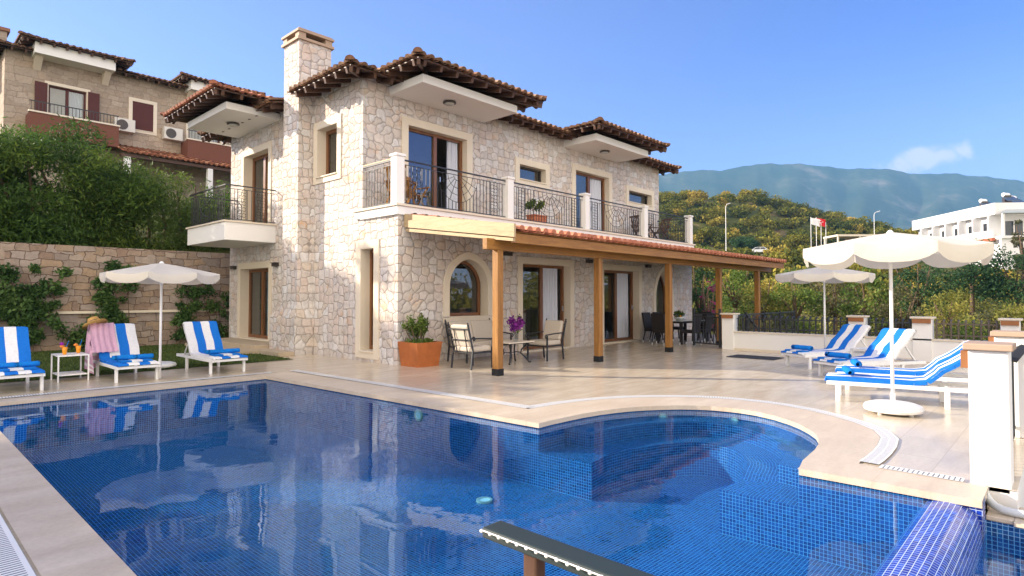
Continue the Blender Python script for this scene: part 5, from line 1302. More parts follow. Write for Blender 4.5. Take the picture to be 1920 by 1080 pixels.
dchair('dark wicker dining chair on the wall side of the table, centre', (18.25, 10.05, 0), -PI / 2)
dchair('dark wicker dining chair on the wall side of the table, right', (19.0, 10.02, 0), -PI / 2)
dchair('dark wicker dining chair at the far table end', (19.6, 9.35, 0), PI)
for k, (x, y) in enumerate(((17.6, 9.25), (18.7, 9.55))):
    t = thing('wine_glass', ('wine glass at the near end of the dining table', 'wine glass at the far end of the dining table')[k], 'glass', (x, y, .7355), 0, 'wine glasses on the dining table'); mb = MB(); mb.lathe([(.035, 0), (.035, .004), (.005, .01), (.005, .09), (.03, .11), (.042, .15), (.036, .2)], n=14); mb.build('glass', glass_mat('wine_glass', (.75, .85, .85), 1.5), t, local=True, smooth=True)
t = thing('fruit_bowl', 'low bowl with green leaves and yellow fruit on the dining table', 'bowl', (18.05, 9.4, .7355)); mb = MB(); mb.lathe([(.06, 0), (.13, .05), (.17, .1), (.16, .1)], n=18); mb.build('bowl', M['white'], t, local=True, smooth=True)
leaves('foliage', M['L_mid'], t, [(0, 0, .2, .2, .16, .12)], 160, .10, 6)
for k in range(3): mb = MB(); mb.lathe([(.005, -.04), (.035, -.02), (.04, 0), (.035, .02), (.005, .04)], (.08 * math.cos(k * 2.1), .08 * math.sin(k * 2.1), .12), 10); mb.build('fruit', M['juice'], t, local=True, smooth=True)
mb = MB(); mb.box(14.55, 15.25, 5.15, 6.3, .001, .016); o = mb.build('door_mat', M['slate']); o.rotation_euler = (0, 0, 0); tag(o, 'dark grey mat lying on the terrace before the white wall', 'mat')
# ---------------------------------------------------------------- balcony furniture
def wchair(label, loc, rz, mt='wood'):
    t = thing('wooden_armchair', label, 'armchair', loc, rz, 'wooden chairs on the balcony'); c1 = M[mt + '1'] if mt + '1' in M else M[mt]
    mb = MB()
    for k in range(6): x = -.22 + k * .085; mb.box(x, x + .07, -.25, .25, .40, .42)
    mb.build('seat', c1, t, local=True)
    mb = MB()
    for k in range(6): y = -.22 + k * .083; mb.beam((-.20, y, .42), (-.34, y, .92), .05, .015, (1, 0, 0))
    mb.beam((-.20, -.26, .43), (-.20, .26, .43), .03, .04); mb.beam((-.345, -.27, .93), (-.345, .27, .93), .03, .06); mb.build('backrest', c1, t, local=True)
    for s in (-1, 1):
        y = s * .27
        for a, b in (((.28, y, 0), (-.24, y, .62)), ((-.32, y, 0), (.24, y, .62))):
            mb = MB(); mb.beam(a, b, .028, .05, (0, 1, 0)); mb.build('leg', c1, t, local=True)
        mb = MB(); mb.box(-.28, .30, y - .03, y + .03, .625, .65); mb.build('armrest', c1, t, local=True)
wchair('honey coloured wooden armchair on the balcony corner post side', (8.42, 11.45, 3.55), .5)
wchair('honey coloured wooden armchair before the left balcony glass', (8.98, 11.75, 3.55), -PI / 2 + .1)
wchair('dark brown wooden armchair at the far end of the front balcony', (20.6, 11.5, 3.55), PI - .3, 'dwood')
wchair('dark brown wooden armchair beside the other far balcony chair', (19.6, 11.7, 3.55), -.2, 'dwood')
t = thing('potted_plant', 'leafy plant in square terracotta pot on the front balcony', 'potted plant', (12.95, 11.15, 3.55)); mb = MB(); mb.box(-.27, .27, -.15, .15, 0, .24); mb.box(-.29, .29, -.17, .17, .24, .28); mb.build('pot', M['tera'], t, local=True, bevel=.01)
mb = MB(); mb.tube([(-.1, 0, .2), (-.2, 0, .5)], .012, 5); mb.tube([(.1, 0, .2), (.16, .02, .52)], .012, 5); mb.build('stems', M['bark'], t, local=True)
leaves('foliage', M['L_mid'], t, [(-.26, 0, .56, .16, .14, .12), (-.14, .02, .66, .12, .1, .09), (.17, 0, .62, .15, .13, .12), (.05, 0, .5, .1, .1, .1), (-.36, .0, .5, .1, .1, .08)], 330, .10, 9, aspect=.5)

# ---------------------------------------------------------------- terrain, hill, mountain (a = metres ahead, b = metres to the right of the hill axis)
FA = Vector((math.cos(R(43.104)), math.sin(R(43.104)))); RA = Vector((math.sin(R(43.104)), -math.cos(R(43.104))))
def W2(a, b): return (FA.x * a + RA.x * b, FA.y * a + RA.y * b)
def sm(x, a, b): t = np.clip((x - a) / (b - a), 0, 1); return t * t * (3 - 2 * t)
def crest(t): return np.interp(t, [-.2, .22, .30, .40, .46, .55, .65, .9, 1.4], [26, 33, 35.5, 35, 31, 26.5, 22, 19, 15])
def terrain(x, y):
    x = np.asarray(x, float); y = np.asarray(y, float)
    a = x * FA.x + y * FA.y; b = x * RA.x + y * RA.y; t = b / np.maximum(a, 1)
    base = np.interp(a, [-500, 0, 20, 45, 70, 100, 118, 129, 150], [-60, -3.2, -2.6, -1.6, 1.5, 6.8, 9.9, 10.4, 16])
    C = crest(np.clip(t, -.2, 1.4)); k = sm(a, 140, 205); base = np.where(a > 140, 13.2 + (C - 13.2) * k, base)
    base = np.where(a > 215, C - (C - 3) * sm(a, 215, 420), base)
    base = base + (np.sin(x * .21 + 1) * np.sin(y * .17) * .5 + np.sin(x * .06) * np.sin(y * .075 + 2) * 1.2) * sm(a, 60, 150) * (np.abs(a - 123) > 6)
    left = np.interp(y, [20.6, 21.2, 23, 30, 32, 60, 120, 400], [2.6, 2.8, 3.2, 5.0, 5.3, 7, 9, 3])
    kl = sm(y, 20.5, 21.0) * (1 - sm(x, 18, 34)); z = base * (1 - kl) + left * kl
    d = np.maximum(np.maximum(-9 - x, x - 23.3), np.maximum(-4 - y, y - 20.8))
    flatk = 1 - sm(d, 0, 3.0); low = np.where(y > 20.6, z, -3.2)
    z = z * (1 - flatk) + np.minimum(z, low) * flatk
    return z
aa = [-90, -60, -40, -28, -20, -14, -9, -5, 0, 4, 7, 10, 12, 14, 16, 18, 20, 22, 24, 26, 28, 30, 33, 36, 40, 45, 50, 56, 63, 70, 78, 86, 95, 104, 112, 118, 120, 123, 126, 128, 134, 142, 152, 163, 175, 188, 202, 218, 240, 270, 310, 360, 430, 520, 650, 850, 1150, 1500]
bb = [-84, -70, -60, -50, -44, -38, -33, -29, -26, -23] + [q * 1.6 - 21 for q in range(38)] + [43 + q * 3.2 for q in range(50)] + [212, 230, 260, 300, 360, 450, 600, 800, 1100, 1500, 2000]
V_ = []; F_ = []
for a_ in aa:
    for b_ in bb: x, y = W2(a_, b_); V_.append((x, y, float(terrain(x, y))))
nb_ = len(bb)
for i in range(len(aa) - 1):
    for k in range(nb_ - 1): q = i * nb_ + k; F_.append((q, q + nb_, q + nb_ + 1, q + 1))
me = bpy.data.meshes.new('hillside'); me.from_pydata(V_, [], F_); me.materials.append(M['earth']); me.polygons.foreach_set('use_smooth', [True] * len(me.polygons))
bm = bmesh.new(); bm.from_mesh(me); [f.normal_flip() for f in bm.faces if f.normal.z < 0]; bm.to_mesh(me); bm.free()
o = bpy.data.objects.new('hillside', me); sc.collection.objects.link(o); o['kind'] = 'structure'
def gz(x, y): return float(terrain(x, y))
# road along the hill
mb = MB(); prev = None
for b in range(18, 96, 3):
    row = [mb.vert((*W2(a_, b), gz(*W2(123.0, b)) + .12)) for a_ in (120.2, 126)]
    if prev: mb.face((prev[0], prev[1], row[1], row[0]))
    prev = row
o = mb.build('road', M['asphalt']); o['kind'] = 'structure'
# mountain range
rg = np.random.default_rng(11); nx_, ny_ = 420, 44; V_ = []; F_ = []
tt = np.linspace(-.02, 1.5, nx_); D0 = 2600.0
ridge = np.interp(tt, [-1.6, -.9, -.3, .0, .2, .25, .30, .39, .435, .465, .50, .555, .615, .68, .73, .80, .86, .93, 1.2, 1.7], [150, 260, 330, 420, 490, 505, 530, 553, 565, 566, 558, 542, 536, 513, 503, 492, 478, 465, 380, 260]) + 26
rn = np.zeros(nx_)
for f_, a_ in ((9, 8), (23, 6), (57, 4.5), (120, 3), (260, 1.8)): rn += a_ * np.sin(tt * f_ + rg.uniform(0, 6)) * (.6 + .4 * np.sin(tt * f_ * .37))
for j in range(ny_):
    s = j / (ny_ - 1); a_ = D0 - 1250 * (1 - s) ** 1.0
    for i in range(nx_):
        gul = 34 * math.sin(tt[i] * 46 + 2.2 * math.sin(s * 5)) * s * (1 - s) * 2 + 18 * math.sin(tt[i] * 105 + s * 3) * s * (1 - s) * 2
        z = -40 + (ridge[i] + rn[i] + 40) * (s ** 1.25) + gul
        x, y = W2(a_, tt[i] * a_ * (1 + 0.0)); V_.append((x, y, z))
for j in range(ny_ - 1):
    for i in range(nx_ - 1): q = j * nx_ + i; F_.append((q, q + 1, q + nx_ + 1, q + nx_))
k0 = len(V_)
for i in range(nx_): x, y = W2(D0 + 500, tt[i] * (D0 + 500)); V_.append((x, y, -60))
for i in range(nx_ - 1): q = (ny_ - 1) * nx_ + i; F_.append((q, q + 1, k0 + i + 1, k0 + i))
me = bpy.data.meshes.new('mountain'); me.from_pydata(V_, [], F_); me.materials.append(M['rock']); me.polygons.foreach_set('use_smooth', [True] * len(me.polygons))
o = bpy.data.objects.new('mountain', me); sc.collection.objects.link(o); o['kind'] = 'structure'
# scrub that covers the hill
g = random.Random(3); cl = []
cr_ = []
for i in range(1250):
    a_ = g.uniform(64, 228); t_ = g.uniform(.08, 1.2); b_ = a_ * t_
    if abs(a_ - 123) < 5.5 or (t_ > .66 and 78 < a_ < 132) or (108 < a_ < 119.5 and t_ < .47 and g.random() < .8): continue
    x, y = W2(a_, b_); r_ = g.uniform(1.7, 3.3) if a_ > 140 else g.uniform(1.2, 2.4); z = gz(x, y)
    if 126 < a_ < 138: r_ *= .65
    cv_ = min(1, max(0, g.gauss(.42, .26) - (.2 if r_ > 2.6 else 0)))
    for q in range(6): cl.append((x + g.uniform(-.6, .6) * r_, y + g.uniform(-.6, .6) * r_, z + r_ * g.uniform(.25, .85), r_ * g.uniform(.42, .68), r_ * g.uniform(.42, .68), r_ * g.uniform(.32, .5))); cr_.append(min(1, max(0, cv_ + g.uniform(-.12, .12))))
o = leaves('hill_scrub', M['L_scrub'], None, cl, 460000, .56, 21, shell=.86, aspect=.7, upbias=.2, crand=cr_); o['kind'] = 'stuff'
g = random.Random(17); cl = []
for i in range(70):
    x = g.uniform(22, 62); y = g.uniform(-22, -7) - max(0, x - 40) * .2; h_ = g.uniform(2.5, 6); z = gz(x, y)
    for q in range(4): r_ = g.uniform(.8, 1.6); cl.append((x + g.uniform(-1, 1), y + g.uniform(-1, 1), z + h_ * g.uniform(.2, 1), r_, r_, r_ * .8))
o = leaves('wood_below_the_terrace', M['L_yel'], None, cl, 26000, .34, 23, shell=.6, aspect=.6); o['kind'] = 'stuff'

# ---------------------------------------------------------------- trees and shrubs behind the terrace
def shrub(name, label, px_a, px_b, w_, h, mat, seed, group='shrubs and trees behind the terrace fence', n=2600, size=.16, cat='tree', trunk_h=.3, k=34, flat=1.0):
    x, y = W2(px_a, px_b); z = gz(x, y); t = thing(name, label, cat, (x, y, z), seed * 1.3, group)
    h *= 1.1 if px_a < 45 else 1.0
    leaves('crown', mat, t, crown(w_, h * (1 - trunk_h * .6), k, seed, h * trunk_h * .6, .33, flat), n, size, seed, shell=.5)
    trunk('trunk', t, h, .05 + h * .018, w_ * .4, 5, seed)
    return t
def at_px(px, a): return a, (px - 960) / 1119.55 * a
for nm, lab, px, a, w_, h, mt, n, size in (
    ('shrub', 'pink flowering bougainvillea shrub behind the villa corner', 1328, 30, 1.3, 4.6, 'pinkleaf', 260, .14),
    ('tree', 'dark green tree right beside the far villa corner', 1312, 33, 2.6, 5.2, 'L_dark', 2600, .17),
    ('tree', 'mid green tree between the two far pergola posts', 1378, 36, 3.4, 5.6, 'L_mid', 3000, .17),
    ('tree', 'yellow green rounded tree under the pergola roof end', 1432, 31, 3.0, 4.6, 'L_yel', 3000, .16),
    ('shrub', 'low yellow shrub behind the dark stair railing', 1392, 26, 2.2, 3.3, 'L_yel', 2000, .13),
    ('tree', 'feathery green tree left of the far parasol pole', 1492, 30, 3.0, 4.9, 'L_mid', 2800, .15),
    ('tree', 'tawny green tree just right of the far parasol pole', 1566, 34, 3.2, 4.8, 'L_olive', 2800, .16),
    ('tree', 'dark leafy tree behind the two far loungers', 1628, 29, 2.9, 4.9, 'L_mid', 2800, .16),
    ('shrub', 'olive coloured bush behind the middle fence pillar', 1690, 27, 2.4, 4.2, 'L_olive', 2400, .13),
    ('tree', 'broad dark tree below the near right parasol canopy', 1722, 38, 4.0, 5.6, 'L_dark', 3000, .18),
    ('shrub', 'rounded yellow green bush beside the brown fence', 1772, 30, 2.6, 3.9, 'L_yel', 2400, .14),
    ('shrub', 'low green bush at the foot of the brown fence', 1805, 25, 2.4, 2.9, 'L_mid', 2000, .12),
    ('tree', 'large dark green pine below the white hotel', 1822, 52, 7.0, 7.5, 'L_dark', 4200, .24),
    ('tree', 'second dark pine at the right edge below the hotel', 1905, 50, 6.0, 6.6, 'L_dark', 3600, .24),
    ('shrub', 'pale yellow green bush at the right picture edge', 1912, 31, 2.6, 3.2, 'L_yel', 2400, .13),
    ('shrub', 'small olive bush left of the right edge bush', 1858, 33, 2.4, 2.8, 'L_olive', 1800, .13),
    ('tree', 'dark spreading tree on the hill just behind the parked car', 1396, 131, 7.0, 4.6, 'L_dark', 3600, .36),
    ('tree', 'lower green tree on the slope under the road lamp', 1320, 92, 6.0, 3.6, 'L_mid', 3200, .34),
    ('tree', 'green tree on the slope beside the flag poles', 1580, 92, 6.5, 4.0, 'L_olive', 3600, .34),
    ('tree', 'mid green tree between the shelter and the hotel', 1668, 82, 6.0, 4.6, 'L_mid', 3400, .30),
    ('tree', 'dark green tree on the slope in front of the flag poles', 1500, 66, 5.0, 4.0, 'L_mid', 2600, .26),
    ('tree', 'slender olive coloured tree at the right edge before the hotel', 1921, 60, 2.2, 9.8, 'L_olive', 1600, .3)):
    a, b = at_px(px, a); shrub(nm, lab, a, b, w_, h, M[mt], int(px), n=n, size=size, cat='shrub' if nm == 'shrub' else 'tree')
g = random.Random(29); cl = []
for i in range(420):
    a_ = g.uniform(24, 66); t_ = g.uniform(.20, 1.15); x, y = W2(a_, a_ * t_)
    if x < 17.8 or (y > 6.6 and x < 24): continue
    z = gz(x, y); r_ = g.uniform(.5, 1.2) * (1 + (a_ - 24) * .018)
    for q in range(3): cl.append((x + g.uniform(-.6, .6) * r_, y + g.uniform(-.6, .6) * r_, z + r_ * g.uniform(.2, 1.3), r_ * g.uniform(.5, .8), r_ * g.uniform(.5, .8), r_ * g.uniform(.45, .7)))
o = leaves('garden_scrub', M['L_yel'], None, cl, 52000, .22, 31, shell=.7, aspect=.55, upbias=.2); o['kind'] = 'stuff'
# big bushes over the left retaining wall
def bush(label, x, y, w_, d_, h, mat, seed, n, size, z=2.9, k=60):
    t = thing('bush', label, 'bush', (x, y, z), 0, 'bushes above the retaining wall'); g = random.Random(seed); c_ = []
    for i in range(k):
        u = g.uniform(-1, 1); v = g.uniform(-1, 1); q = g.random(); e = math.sqrt(max(0, 1 - .75 * u * u)); r_ = g.uniform(.55, 1.05)
        c_.append((u * w_ / 2, v * d_ / 2, -.3 + q * (h * e - .3), r_, r_ * .9, r_ * .75))
    leaves('foliage', mat, t, c_, n, size, seed, shell=.55, aspect=.22, droop=.25)
    mb = MB()
    for i in range(7): xx = (i - 3) * w_ / 8; mb.tube([(xx, 0, -1), (xx + .2, .1, h * .3), (xx + g.uniform(-.6, .6), g.uniform(-.3, .3), h * .75)], [.09, .06, .02], 5)
    mb.build('stems', M['bark'], t, local=True); return t
bush('tall feathery dark bush overhanging the left of the stone wall', -.4, 22.5, 6.6, 3.0, 5.1, M['L_bush'], 5, 85000, .17)
bush('tall feathery bush bulging over the wall above the left parasol', 3.6, 22.5, 4.6, 2.8, 4.4, M['L_bush'], 6, 56000, .165)
bush('lower green bush above the wall between the tall bushes and the villa', 6.3, 23.2, 4.0, 2.6, 3.5, M['L_mid'], 7, 32000, .16)
bush('rounded green bush above the wall hidden behind the side balcony', 9.3, 24.2, 3.4, 2.6, 3.2, M['L_bush'], 8, 15000, .2)
bush('tall bush left of the picture edge above the wall', -6.4, 22.6, 8.6, 3.2, 5.9, M['L_dark'], 9, 40000, .32)
bush('taller bush far left above the wall', -13.0, 22.6, 7.0, 3.2, 7.4, M['L_dark'], 10, 28000, .38)
bush('tallest bush beyond the left end of the wall', -18.5, 22.6, 6.5, 4, 9.8, M['L_dark'], 13, 13000, .42, z=2.4)
# climbers on the wall
def climber(label, x, w_, h, seed, n, gaps=.5):
    t = thing('climbing_plant', label, 'climber', (x, 20.30, 0), 0, 'climbing plants on the stone wall'); g = random.Random(seed); st = MB(); c_ = []
    for k in range(max(3, int(w_ * 3.2))):
        bx0 = g.uniform(-.12, .12) * w_; tx = g.uniform(-.5, .5) * w_; hh = h * g.uniform(.55, 1.0); P_ = [(bx0, 0, 0)]
        for q in range(1, 6):
            s = q / 5; P_.append((bx0 + (tx - bx0) * s + g.uniform(-.06, .06), g.uniform(.0, .14), hh * s))
        st.tube(P_, [.016, .013, .011, .009, .007, .004], 5)
        for q in range(1, 6):
            for e in range(2):
                if g.random() < gaps: continue
                p = P_[q]; r_ = g.uniform(.12, .30); c_.append((p[0] + g.uniform(-.16, .16), p[1] - .05, p[2] + g.uniform(-.15, .12), r_, r_ * .55, r_ * .8))
    st.build('stems', M['bark'], t, local=True); leaves('foliage', M['L_climb'], t, c_, n, .125, seed, shell=.4, aspect=.5)
climber('bushy climber on the stone wall behind the drinks table', 1.3, 2.4, 2.35, 2, 5200, .12)
climber('dense climber on the wall left of the parasol canopy', 2.9, 1.6, 2.3, 3, 3800, .15)
climber('climber behind the parasol pole', 5.0, 1.5, 2.6, 4, 3000, .25)
climber('sparse climber with bare stems right of the parasol', 6.5, 1.5, 2.1, 5, 1900, .35)
climber('thin climber next to the villa corner', 7.6, .8, 1.9, 6, 800, .4)
climber('low dark climber at the left edge behind the first lounger', -.4, 1.8, 1.5, 7, 3000, .2)
climber('low climber by the hat lounger', 3.9, 1.1, 1.3, 8, 1100, .3)
# ---------------------------------------------------------------- neighbouring house up the slope
NH = thing('neighbour_house', 'beige stone house with brown tile roofs on the slope behind the bushes', 'house', (8, 33, 5.3)); YN = 33.0
nh = [(5.11, 6.55, 8.7, 10.95), (8.36, 9.30, 9.62, 11.0), (10.9, 12.5, 8.7, 10.9)]
mb = MB(); wall(mb, 'y', YN, 3.62, 15.5, 4.5, 12.4, nh); wall(mb, 'x', 3.62, YN, 42, 4.5, 12.4, []); wall(mb, 'x', 15.5, YN, 42, 4.5, 12.4, []); mb.poly([(3.62, 42, 4.5), (15.5, 42, 4.5), (15.5, 42, 12.4), (3.62, 42, 12.4)]); mb.build('wall', M['stone3'], NH)
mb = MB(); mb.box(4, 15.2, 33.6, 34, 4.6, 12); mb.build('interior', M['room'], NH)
d_ = opening(NH, 'balcony_door', 'y', YN, 5.11, 6.55, 8.7, 10.95, .2, .12, False, None, (5.83,), (5.9, 6.4), fm=M['shutter'])
for a, b in ((4.64, 5.08), (6.58, 7.02)):
    mb = MB(); mb.box(a, b, YN - .09, YN - .035, 8.7, 10.95); mb.build('shutter', M['shutter'], d_)
wn2 = opening(NH, 'window', 'y', YN, 8.36, 9.30, 9.62, 11.0, .15, .14)
mb = MB(); mb.box(8.37, 9.29, YN - .01, YN + .05, 9.63, 10.97); mb.build('shutter', M['shutter'], wn2)
opening(NH, 'balcony_door', 'y', YN, 10.9, 12.5, 8.7, 10.9, .2, .12, False, None, (11.7,), None, fm=M['shutter'])
hip_roof(NH, 'roof', 3.1, 16.1, 32.45, 42.6, 12.12, 'flbr', M['oldtile'], seed=41)
hip_roof(NH, 'dormer_roof', 4.0, 8.1, 31.85, 35.5, 12.46, 'flr', M['oldtile'], seed=51); hip_roof(NH, 'dormer_roof', 10.2, 14.3, 31.85, 35.5, 12.46, 'flr', M['oldtile'], seed=61)
for a, b in ((4.5, 7.45), (10.7, 13.7)):
    mb = MB(); mb.box(a, b, 32.1, YN - .002, 11.95, 12.42); o = mb.build('soffit', M['soffit'], NH)
    for x in (a + .08, b - .34): mb = MB(); mb.prism([(x, YN - .005, 11.94), (x, 32.4, 11.94), (x, YN - .005, 11.45)], (.26, 0, 0)); mb.build('corbel', M['trim'], o)
for a, b in ((4.35, 7.6), (10.55, 14.2)):
    mb = MB(); mb.box(a, b, 32.0, 32.18, 8.55, 9.35); mb.box(a, a + .18, 32.18, YN - .003, 8.55, 9.35); mb.box(b - .18, b, 32.18, YN - .003, 8.55, 9.35); mb.box(a, b, 32.0, YN - .003, 8.4, 8.55); o = mb.build('balcony', M['brick'], NH)
    mb = MB(); mb.box(a - .04, b + .04, 31.96, 32.22, 9.352, 9.42); mb.build('coping', M['trim'], o)
    mb = MB(); mb.beam((a, 32.09, 9.85), (b, 32.09, 9.85), .04, .04)
    for i in range(25): x = a + .06 + (b - a - .12) * i / 24; mb.beam((x, 32.09, 9.42), (x, 32.09, 9.85), .02, .02)
    mb.build('railing', M['iron'], o)
for x in (8.0, 10.1):
    mb = MB(); mb.box(x - .42, x + .42, 32.62, YN - .01, 9.35, 9.95); o = mb.build('air_conditioner', M['acwhite'], NH, bevel=.02)
    mb = MB(); mb.lathe([(.22, -.01), (.24, 0), (.23, .02), (.03, .025)], (0, 0, 0), 20); f = mb.build('fan', M['bronze'], o, local=True); f.rotation_euler = (R(90), 0, 0); f.location = (x - .12 - 8, 32.612 - 33, 9.65 - 5.3)
mb = MB(); tile_plane(mb, (7.5, 31.0, 8.05), (1, 0, 0), (0, 1, .32), 6.9, lambda t: 2.05, .24, .4, 71); mb.build('porch_roof', M['tile'], NH)
mb = MB(); mb.box(7.5, 14.4, 31.1, 31.25, 7.85, 8.0); mb.build('porch_beam', M['dwood0'], NH)
for x in (7.75, 11.3, 14.2): mb = MB(); mb.box(x - .12, x + .12, 31.08, 31.32, 4.6, 7.849); mb.build('column', M['white'], NH)
mb = MB(); mb.box(2.7, 3.9, 35.0, 36.2, 11, 13.5); o = mb.build('chimney', M['stone3'], NH); mb = MB(); mb.box(2.6, 4.0, 34.9, 36.3, 13.5, 13.65); mb.build('chimney_cap', M['oldtile'], o)
# ---------------------------------------------------------------- hotel on the right
ah, bh_ = 92.0, (1868 - 960) / 1119.55 * 92.0; hx, hy = W2(ah, bh_); hz = 2.8
ang = math.atan2((FA + RA * .10).y, (FA + RA * .10).x)
HT = thing('hotel', 'white terraced hotel with red balcony trim on the right hill', 'hotel', (hx, hy, hz), ang)
def hb(name, x0, x1, y0, y1, z0, z1, mt, par=None, bv=0): mb = MB(); mb.box(x0, x1, y0, y1, z0, z1); return mb.build(name, mt, par or HT, local=True, bevel=bv)
# local: +x runs away along the long facade, +y to the left (sunlit side)
hb('wall', 1.2, 22, -12, -.9, -6, 11.4, M['white'])
rf = hb('roof_parapet', -.2, 22.3, -12.2, .1, 11.4, 13.2, M['white'])
hb('floor_slab', 0, 22, -.9, .4, 7.6, 8.0, M['white']); hb('balcony_wall', 0, 22, .2, .4, 8.0, 9.0, M['white']); hb('trim_band', -.6, 9, .402, .9, 7.3, 7.75, plain('red_trim', (.50, .14, .07), .8, .2))
for i in range(6):
    x = 1 + i * 3.6
    hb('partition', x - .12, x + .12, -.9, .38, 8.0, 11.39, M['white'])
    w2_ = hb('window', x + 1.0, x + 3.0, -.9, -.86, 8.1, 10.4, M['carglass'])
    hb('frame', x + 1.95, x + 2.05, -.86, -.83, 8.1, 10.4, M['white'], w2_)
    hb('window', x + 1.0, x + 2.6, -.9, -.86, 4.2, 6.4, M['carglass'])
hb('wing', -1.0, 1.19, -12, -.2, -6, 7.6, M['white']); hb('wing_floor', -1.4, 1.19, -12.2, -.1, 7.6, 8.0, M['white'])
for x, y in ((-1.2, -.4), (-1.2, -5), (-1.2, -10)): hb('column', x - .15, x + .15, y - .15, y + .15, 8.0, 11.39, M['white'])
for y in (-3.5, -7.5): w2_ = hb('window', 1.14, 1.195, y - 1.3, y + 1.3, 8.05, 10.5, M['carglass']); hb('frame', 1.08, 1.139, y - .06, y + .06, 8.05, 10.5, M['white'], w2_)
hb('window', -1.06, -1.005, -4, -2.2, 2.6, 5.2, M['carglass'])
mb = MB(); mb.lathe([(1.3, 0), (1.3, .1)], n=20); o = mb.build('arch_opening', M['carglass'], HT, local=True); o.rotation_euler = (R(90), 0, 0); o.location = (1.9, -.8, 5.2)
mb = MB(); mb.prism([(-1.6, -12.4, 11.42), (-1.6, .2, 11.42), (3, -6, 13.6)], (0.1, 0, .12)); o = mb.build('roof', plain('grey_roof_sheet', (.30, .33, .33), .6, .3), HT, local=True)
for k, (x, y) in enumerate(((2, -3), (5, -6), (8, -3.5))):
    mb = MB(); mb.lathe([(.28, -.6), (.32, -.5), (.32, .5), (.28, .6)], n=14); q = mb.build('water_tank', M['paint'], HT, local=True); q.rotation_euler = (R(90), 0, .4); q.location = (x, y, 14.75)
    mb = MB(); mb.obox((x - 1.0, y, 14.0), (.7, 0, .42), (0, .9, 0), (.02, 0, .04)); mb.build('solar_collector', M['solar'], HT, local=True)
    hb('tank_stand', x - .5, x + .1, y - .5, y + .5, 13.2, 14.6, M['bronze'])
# ---------------------------------------------------------------- car, lamps, flags, shelter on the hill road
a, b = at_px(1421, 123); cx_, cy_ = W2(a, b)
CR = thing('car', 'silver white hatchback parked on the hill road', 'car', (cx_, cy_, gz(*W2(123, b)) + .125), math.atan2(-RA.y, -RA.x) - .25)
mb = MB(); prof = [(2.05, .35), (2.1, .6), (1.95, .82), (1.1, .95), (.45, 1.42), (-1.2, 1.46), (-1.85, 1.0), (-2.05, .9), (-2.1, .4)]
mb.prism([(x, -.83, z) for x, z in prof], (0, 1.66, 0)); mb.build('body', M['carpaint'], CR, local=True, bevel=.09)
for s in (-1, 1):
    mb = MB(); mb.prism([(.95, s * .835, .98), (.42, s * .835, 1.36), (-.35, s * .835, 1.38), (-.35, s * .835, .98)], (0, s * .012, 0)); mb.prism([(-.45, s * .835, .98), (-.45, s * .835, 1.38), (-1.15, s * .835, 1.38), (-1.55, s * .835, 1.02)], (0, s * .012, 0)); mb.build('window', M['carglass'], CR, local=True)
mb = MB(); mb.prism([(1.10, -.7, .985), (1.10, .7, .985), (.50, .62, 1.42), (.50, -.62, 1.42)], (.03, 0, .03)); mb.build('windscreen', M['carglass'], CR, local=True)
for x in (1.3, -1.3):
    for y in (-.78, .78):
        mb = MB(); mb.tube([(x, y - .1, .32), (x, y + .1, .32)], .32, 16); wh = mb.build('wheel', M['rubber'], CR, local=True); s = 1 if y > 0 else -1
        mb = MB(); mb.tube([(x, y + s * .1, .32), (x, y + s * .115, .32)], .2, 12); mb.build('rim', M['steel'], wh, local=True)
for y in (-.6, .6): mb = MB(); mb.box(2.03, 2.1, y - .18, y + .18, .62, .76); mb.build('headlight', M['lamp'], CR, local=True)
def slamp(label, px, a, h, arm):
    a_, b_ = at_px(px, a); x, y = W2(a_, b_); t = thing('street_lamp', label, 'street lamp', (x, y, gz(x, y)), math.atan2(RA.y, RA.x), 'street lamps on the hill'); mb = MB()
    mb.tube([(0, 0, 0), (0, 0, h - .5), (.06, 0, h - .1), (.3 * arm, 0, h + .15), (.8 * arm, 0, h + .35)], [.07, .05, .04, .035, .03], 8); mb.build('post', M['paint'], t, local=True)
    mb = MB(); mb.obox((1.1 * arm, 0, h + .42), (.32, 0, .10), (0, .13, 0), (-.02, 0, .05)); mb.build('lamp_head', M['paint'], t, local=True)
slamp('white street lamp on the hill left of the parked car', 1362, 116, 10.0, .5)
slamp('white street lamp standing against the mountain right of the flags', 1641, 132, 9.5, .9)
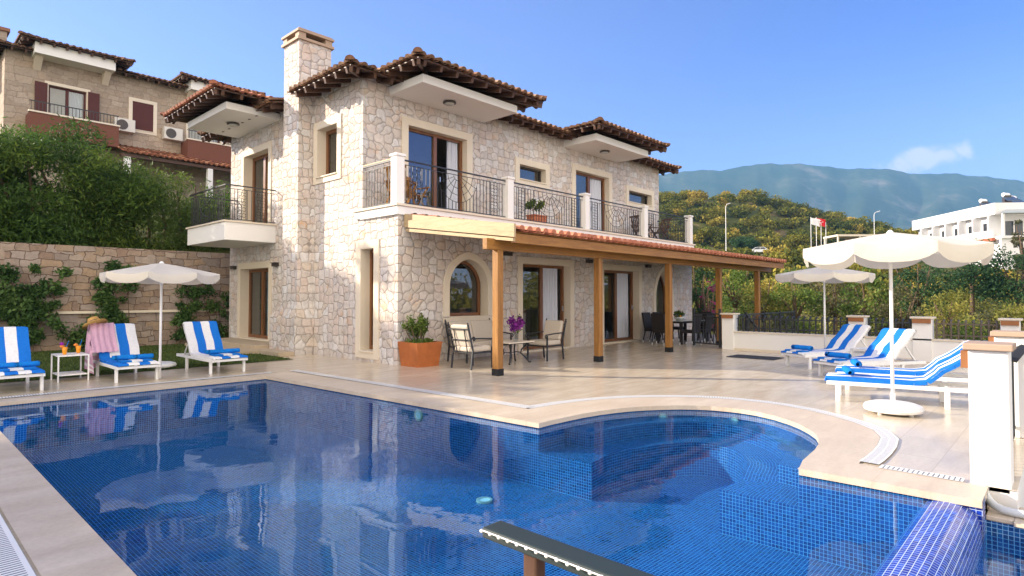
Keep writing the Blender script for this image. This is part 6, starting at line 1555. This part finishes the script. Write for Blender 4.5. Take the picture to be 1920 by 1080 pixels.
for k, (px, fl, lab) in enumerate(((1522, 'w', 'flag pole with white flag, leftmost of the flag poles'), (1532, 'r', 'flag pole with red crescent flag'), (1541, None, 'bare thin pole right of the red flag'), (1550, None, 'bare pole nearest the shelter roof'))):
    a_, b_ = at_px(px, 108); x, y = W2(a_, b_); h = 8.2 if k < 2 else 7.4; z = gz(x, y)
    t = thing('flag_pole', lab, 'flag pole', (x, y, z), math.atan2(RA.y, RA.x), 'flag poles by the hill road'); mb = MB(); mb.tube([(0, 0, 0), (0, 0, h)], .045, 8); mb.build('pole', M['paint'], t, local=True)
    if fl:
        mb = MB(); prev = None
        for i in range(13):
            u = i / 12; yy = .12 * math.sin(u * 7); row = [mb.vert((.06 + u * 1.7, yy, h - .1 - .35 * u)), mb.vert((.06 + u * 1.6, yy + .05, h - 1.25 - .55 * u))]
            if prev: mb.face((prev[0], prev[1], row[1], row[0]))
            prev = row
        f = mb.build('flag', M['red'] if fl == 'r' else M['wflag'], t, local=True)
        if fl == 'r':
            mb = MB(); P_ = []
            for i in range(19): q = R(40) + R(280) * i / 18; P_.append((.70 + .28 * math.cos(q), -.17, h - .84 + .28 * math.sin(q)))
            for i in range(19): q = R(320 - 8) - R(264) * i / 18; P_.append((.77 + .21 * math.cos(q), -.17, h - .84 + .21 * math.sin(q)))
            for i in range(18): mb.poly([P_[i], P_[i + 1], P_[37 - i - 1], P_[37 - i]])
            mb.poly([(1.1 + (.12 if i % 2 == 0 else .05) * math.cos(i * PI / 5), -.17, h - .88 + (.12 if i % 2 == 0 else .05) * math.sin(i * PI / 5)) for i in range(10)]); mb.build('emblem', M['wflag'], f, local=True)
a_, b_ = at_px(1600, 112); x, y = W2(a_, b_)
t = thing('shelter', 'flat roofed beige shelter beside the hill road', 'shelter', (x, y, gz(x, y)), math.atan2(RA.y, RA.x)); mb = MB(); mb.box(-4.2, 4.2, -2.5, 2.5, 4.6, 4.95); mb.build('roof', M['trim'], t, local=True)
for q in (-4, 0, 4):
    for e in (-2.3, 2.3): mb = MB(); mb.box(q - .12, q + .12, e - .12, e + .12, 0, 4.59); mb.build('post', M['trim'], t, local=True)
mb = MB(); mb.box(-.5, 4, 1.6, 1.8, 0, 4.5); mb.build('wall', M['stone3'], t, local=True); mb = MB(); mb.box(-3.6, -2.6, -2.7, -2.5, 1.2, 2.2); mb.build('sign', M['orange'], t, local=True)

# ---------------------------------------------------------------- air
mb = MB(); mb.prism([(*W2(a_, b_), -130) for a_, b_ in ((-95, -700), (3150, -700), (3150, 4700), (-95, 4700))], (0, 0, 755))
hm = bpy.data.materials.new('pale_air'); hm.use_nodes = True; n = hm.node_tree.nodes; l = hm.node_tree.links
n.remove(n['Principled BSDF']); pv = n.new('ShaderNodeVolumePrincipled'); pv.inputs['Color'].default_value = (0.22, 0.50, 0.80, 1); pv.inputs['Density'].default_value = 0.00024; pv.inputs['Anisotropy'].default_value = 0.0
l.new(pv.outputs[0], n['Material Output'].inputs['Volume'])
o = mb.build('haze', hm); o['kind'] = 'stuff'
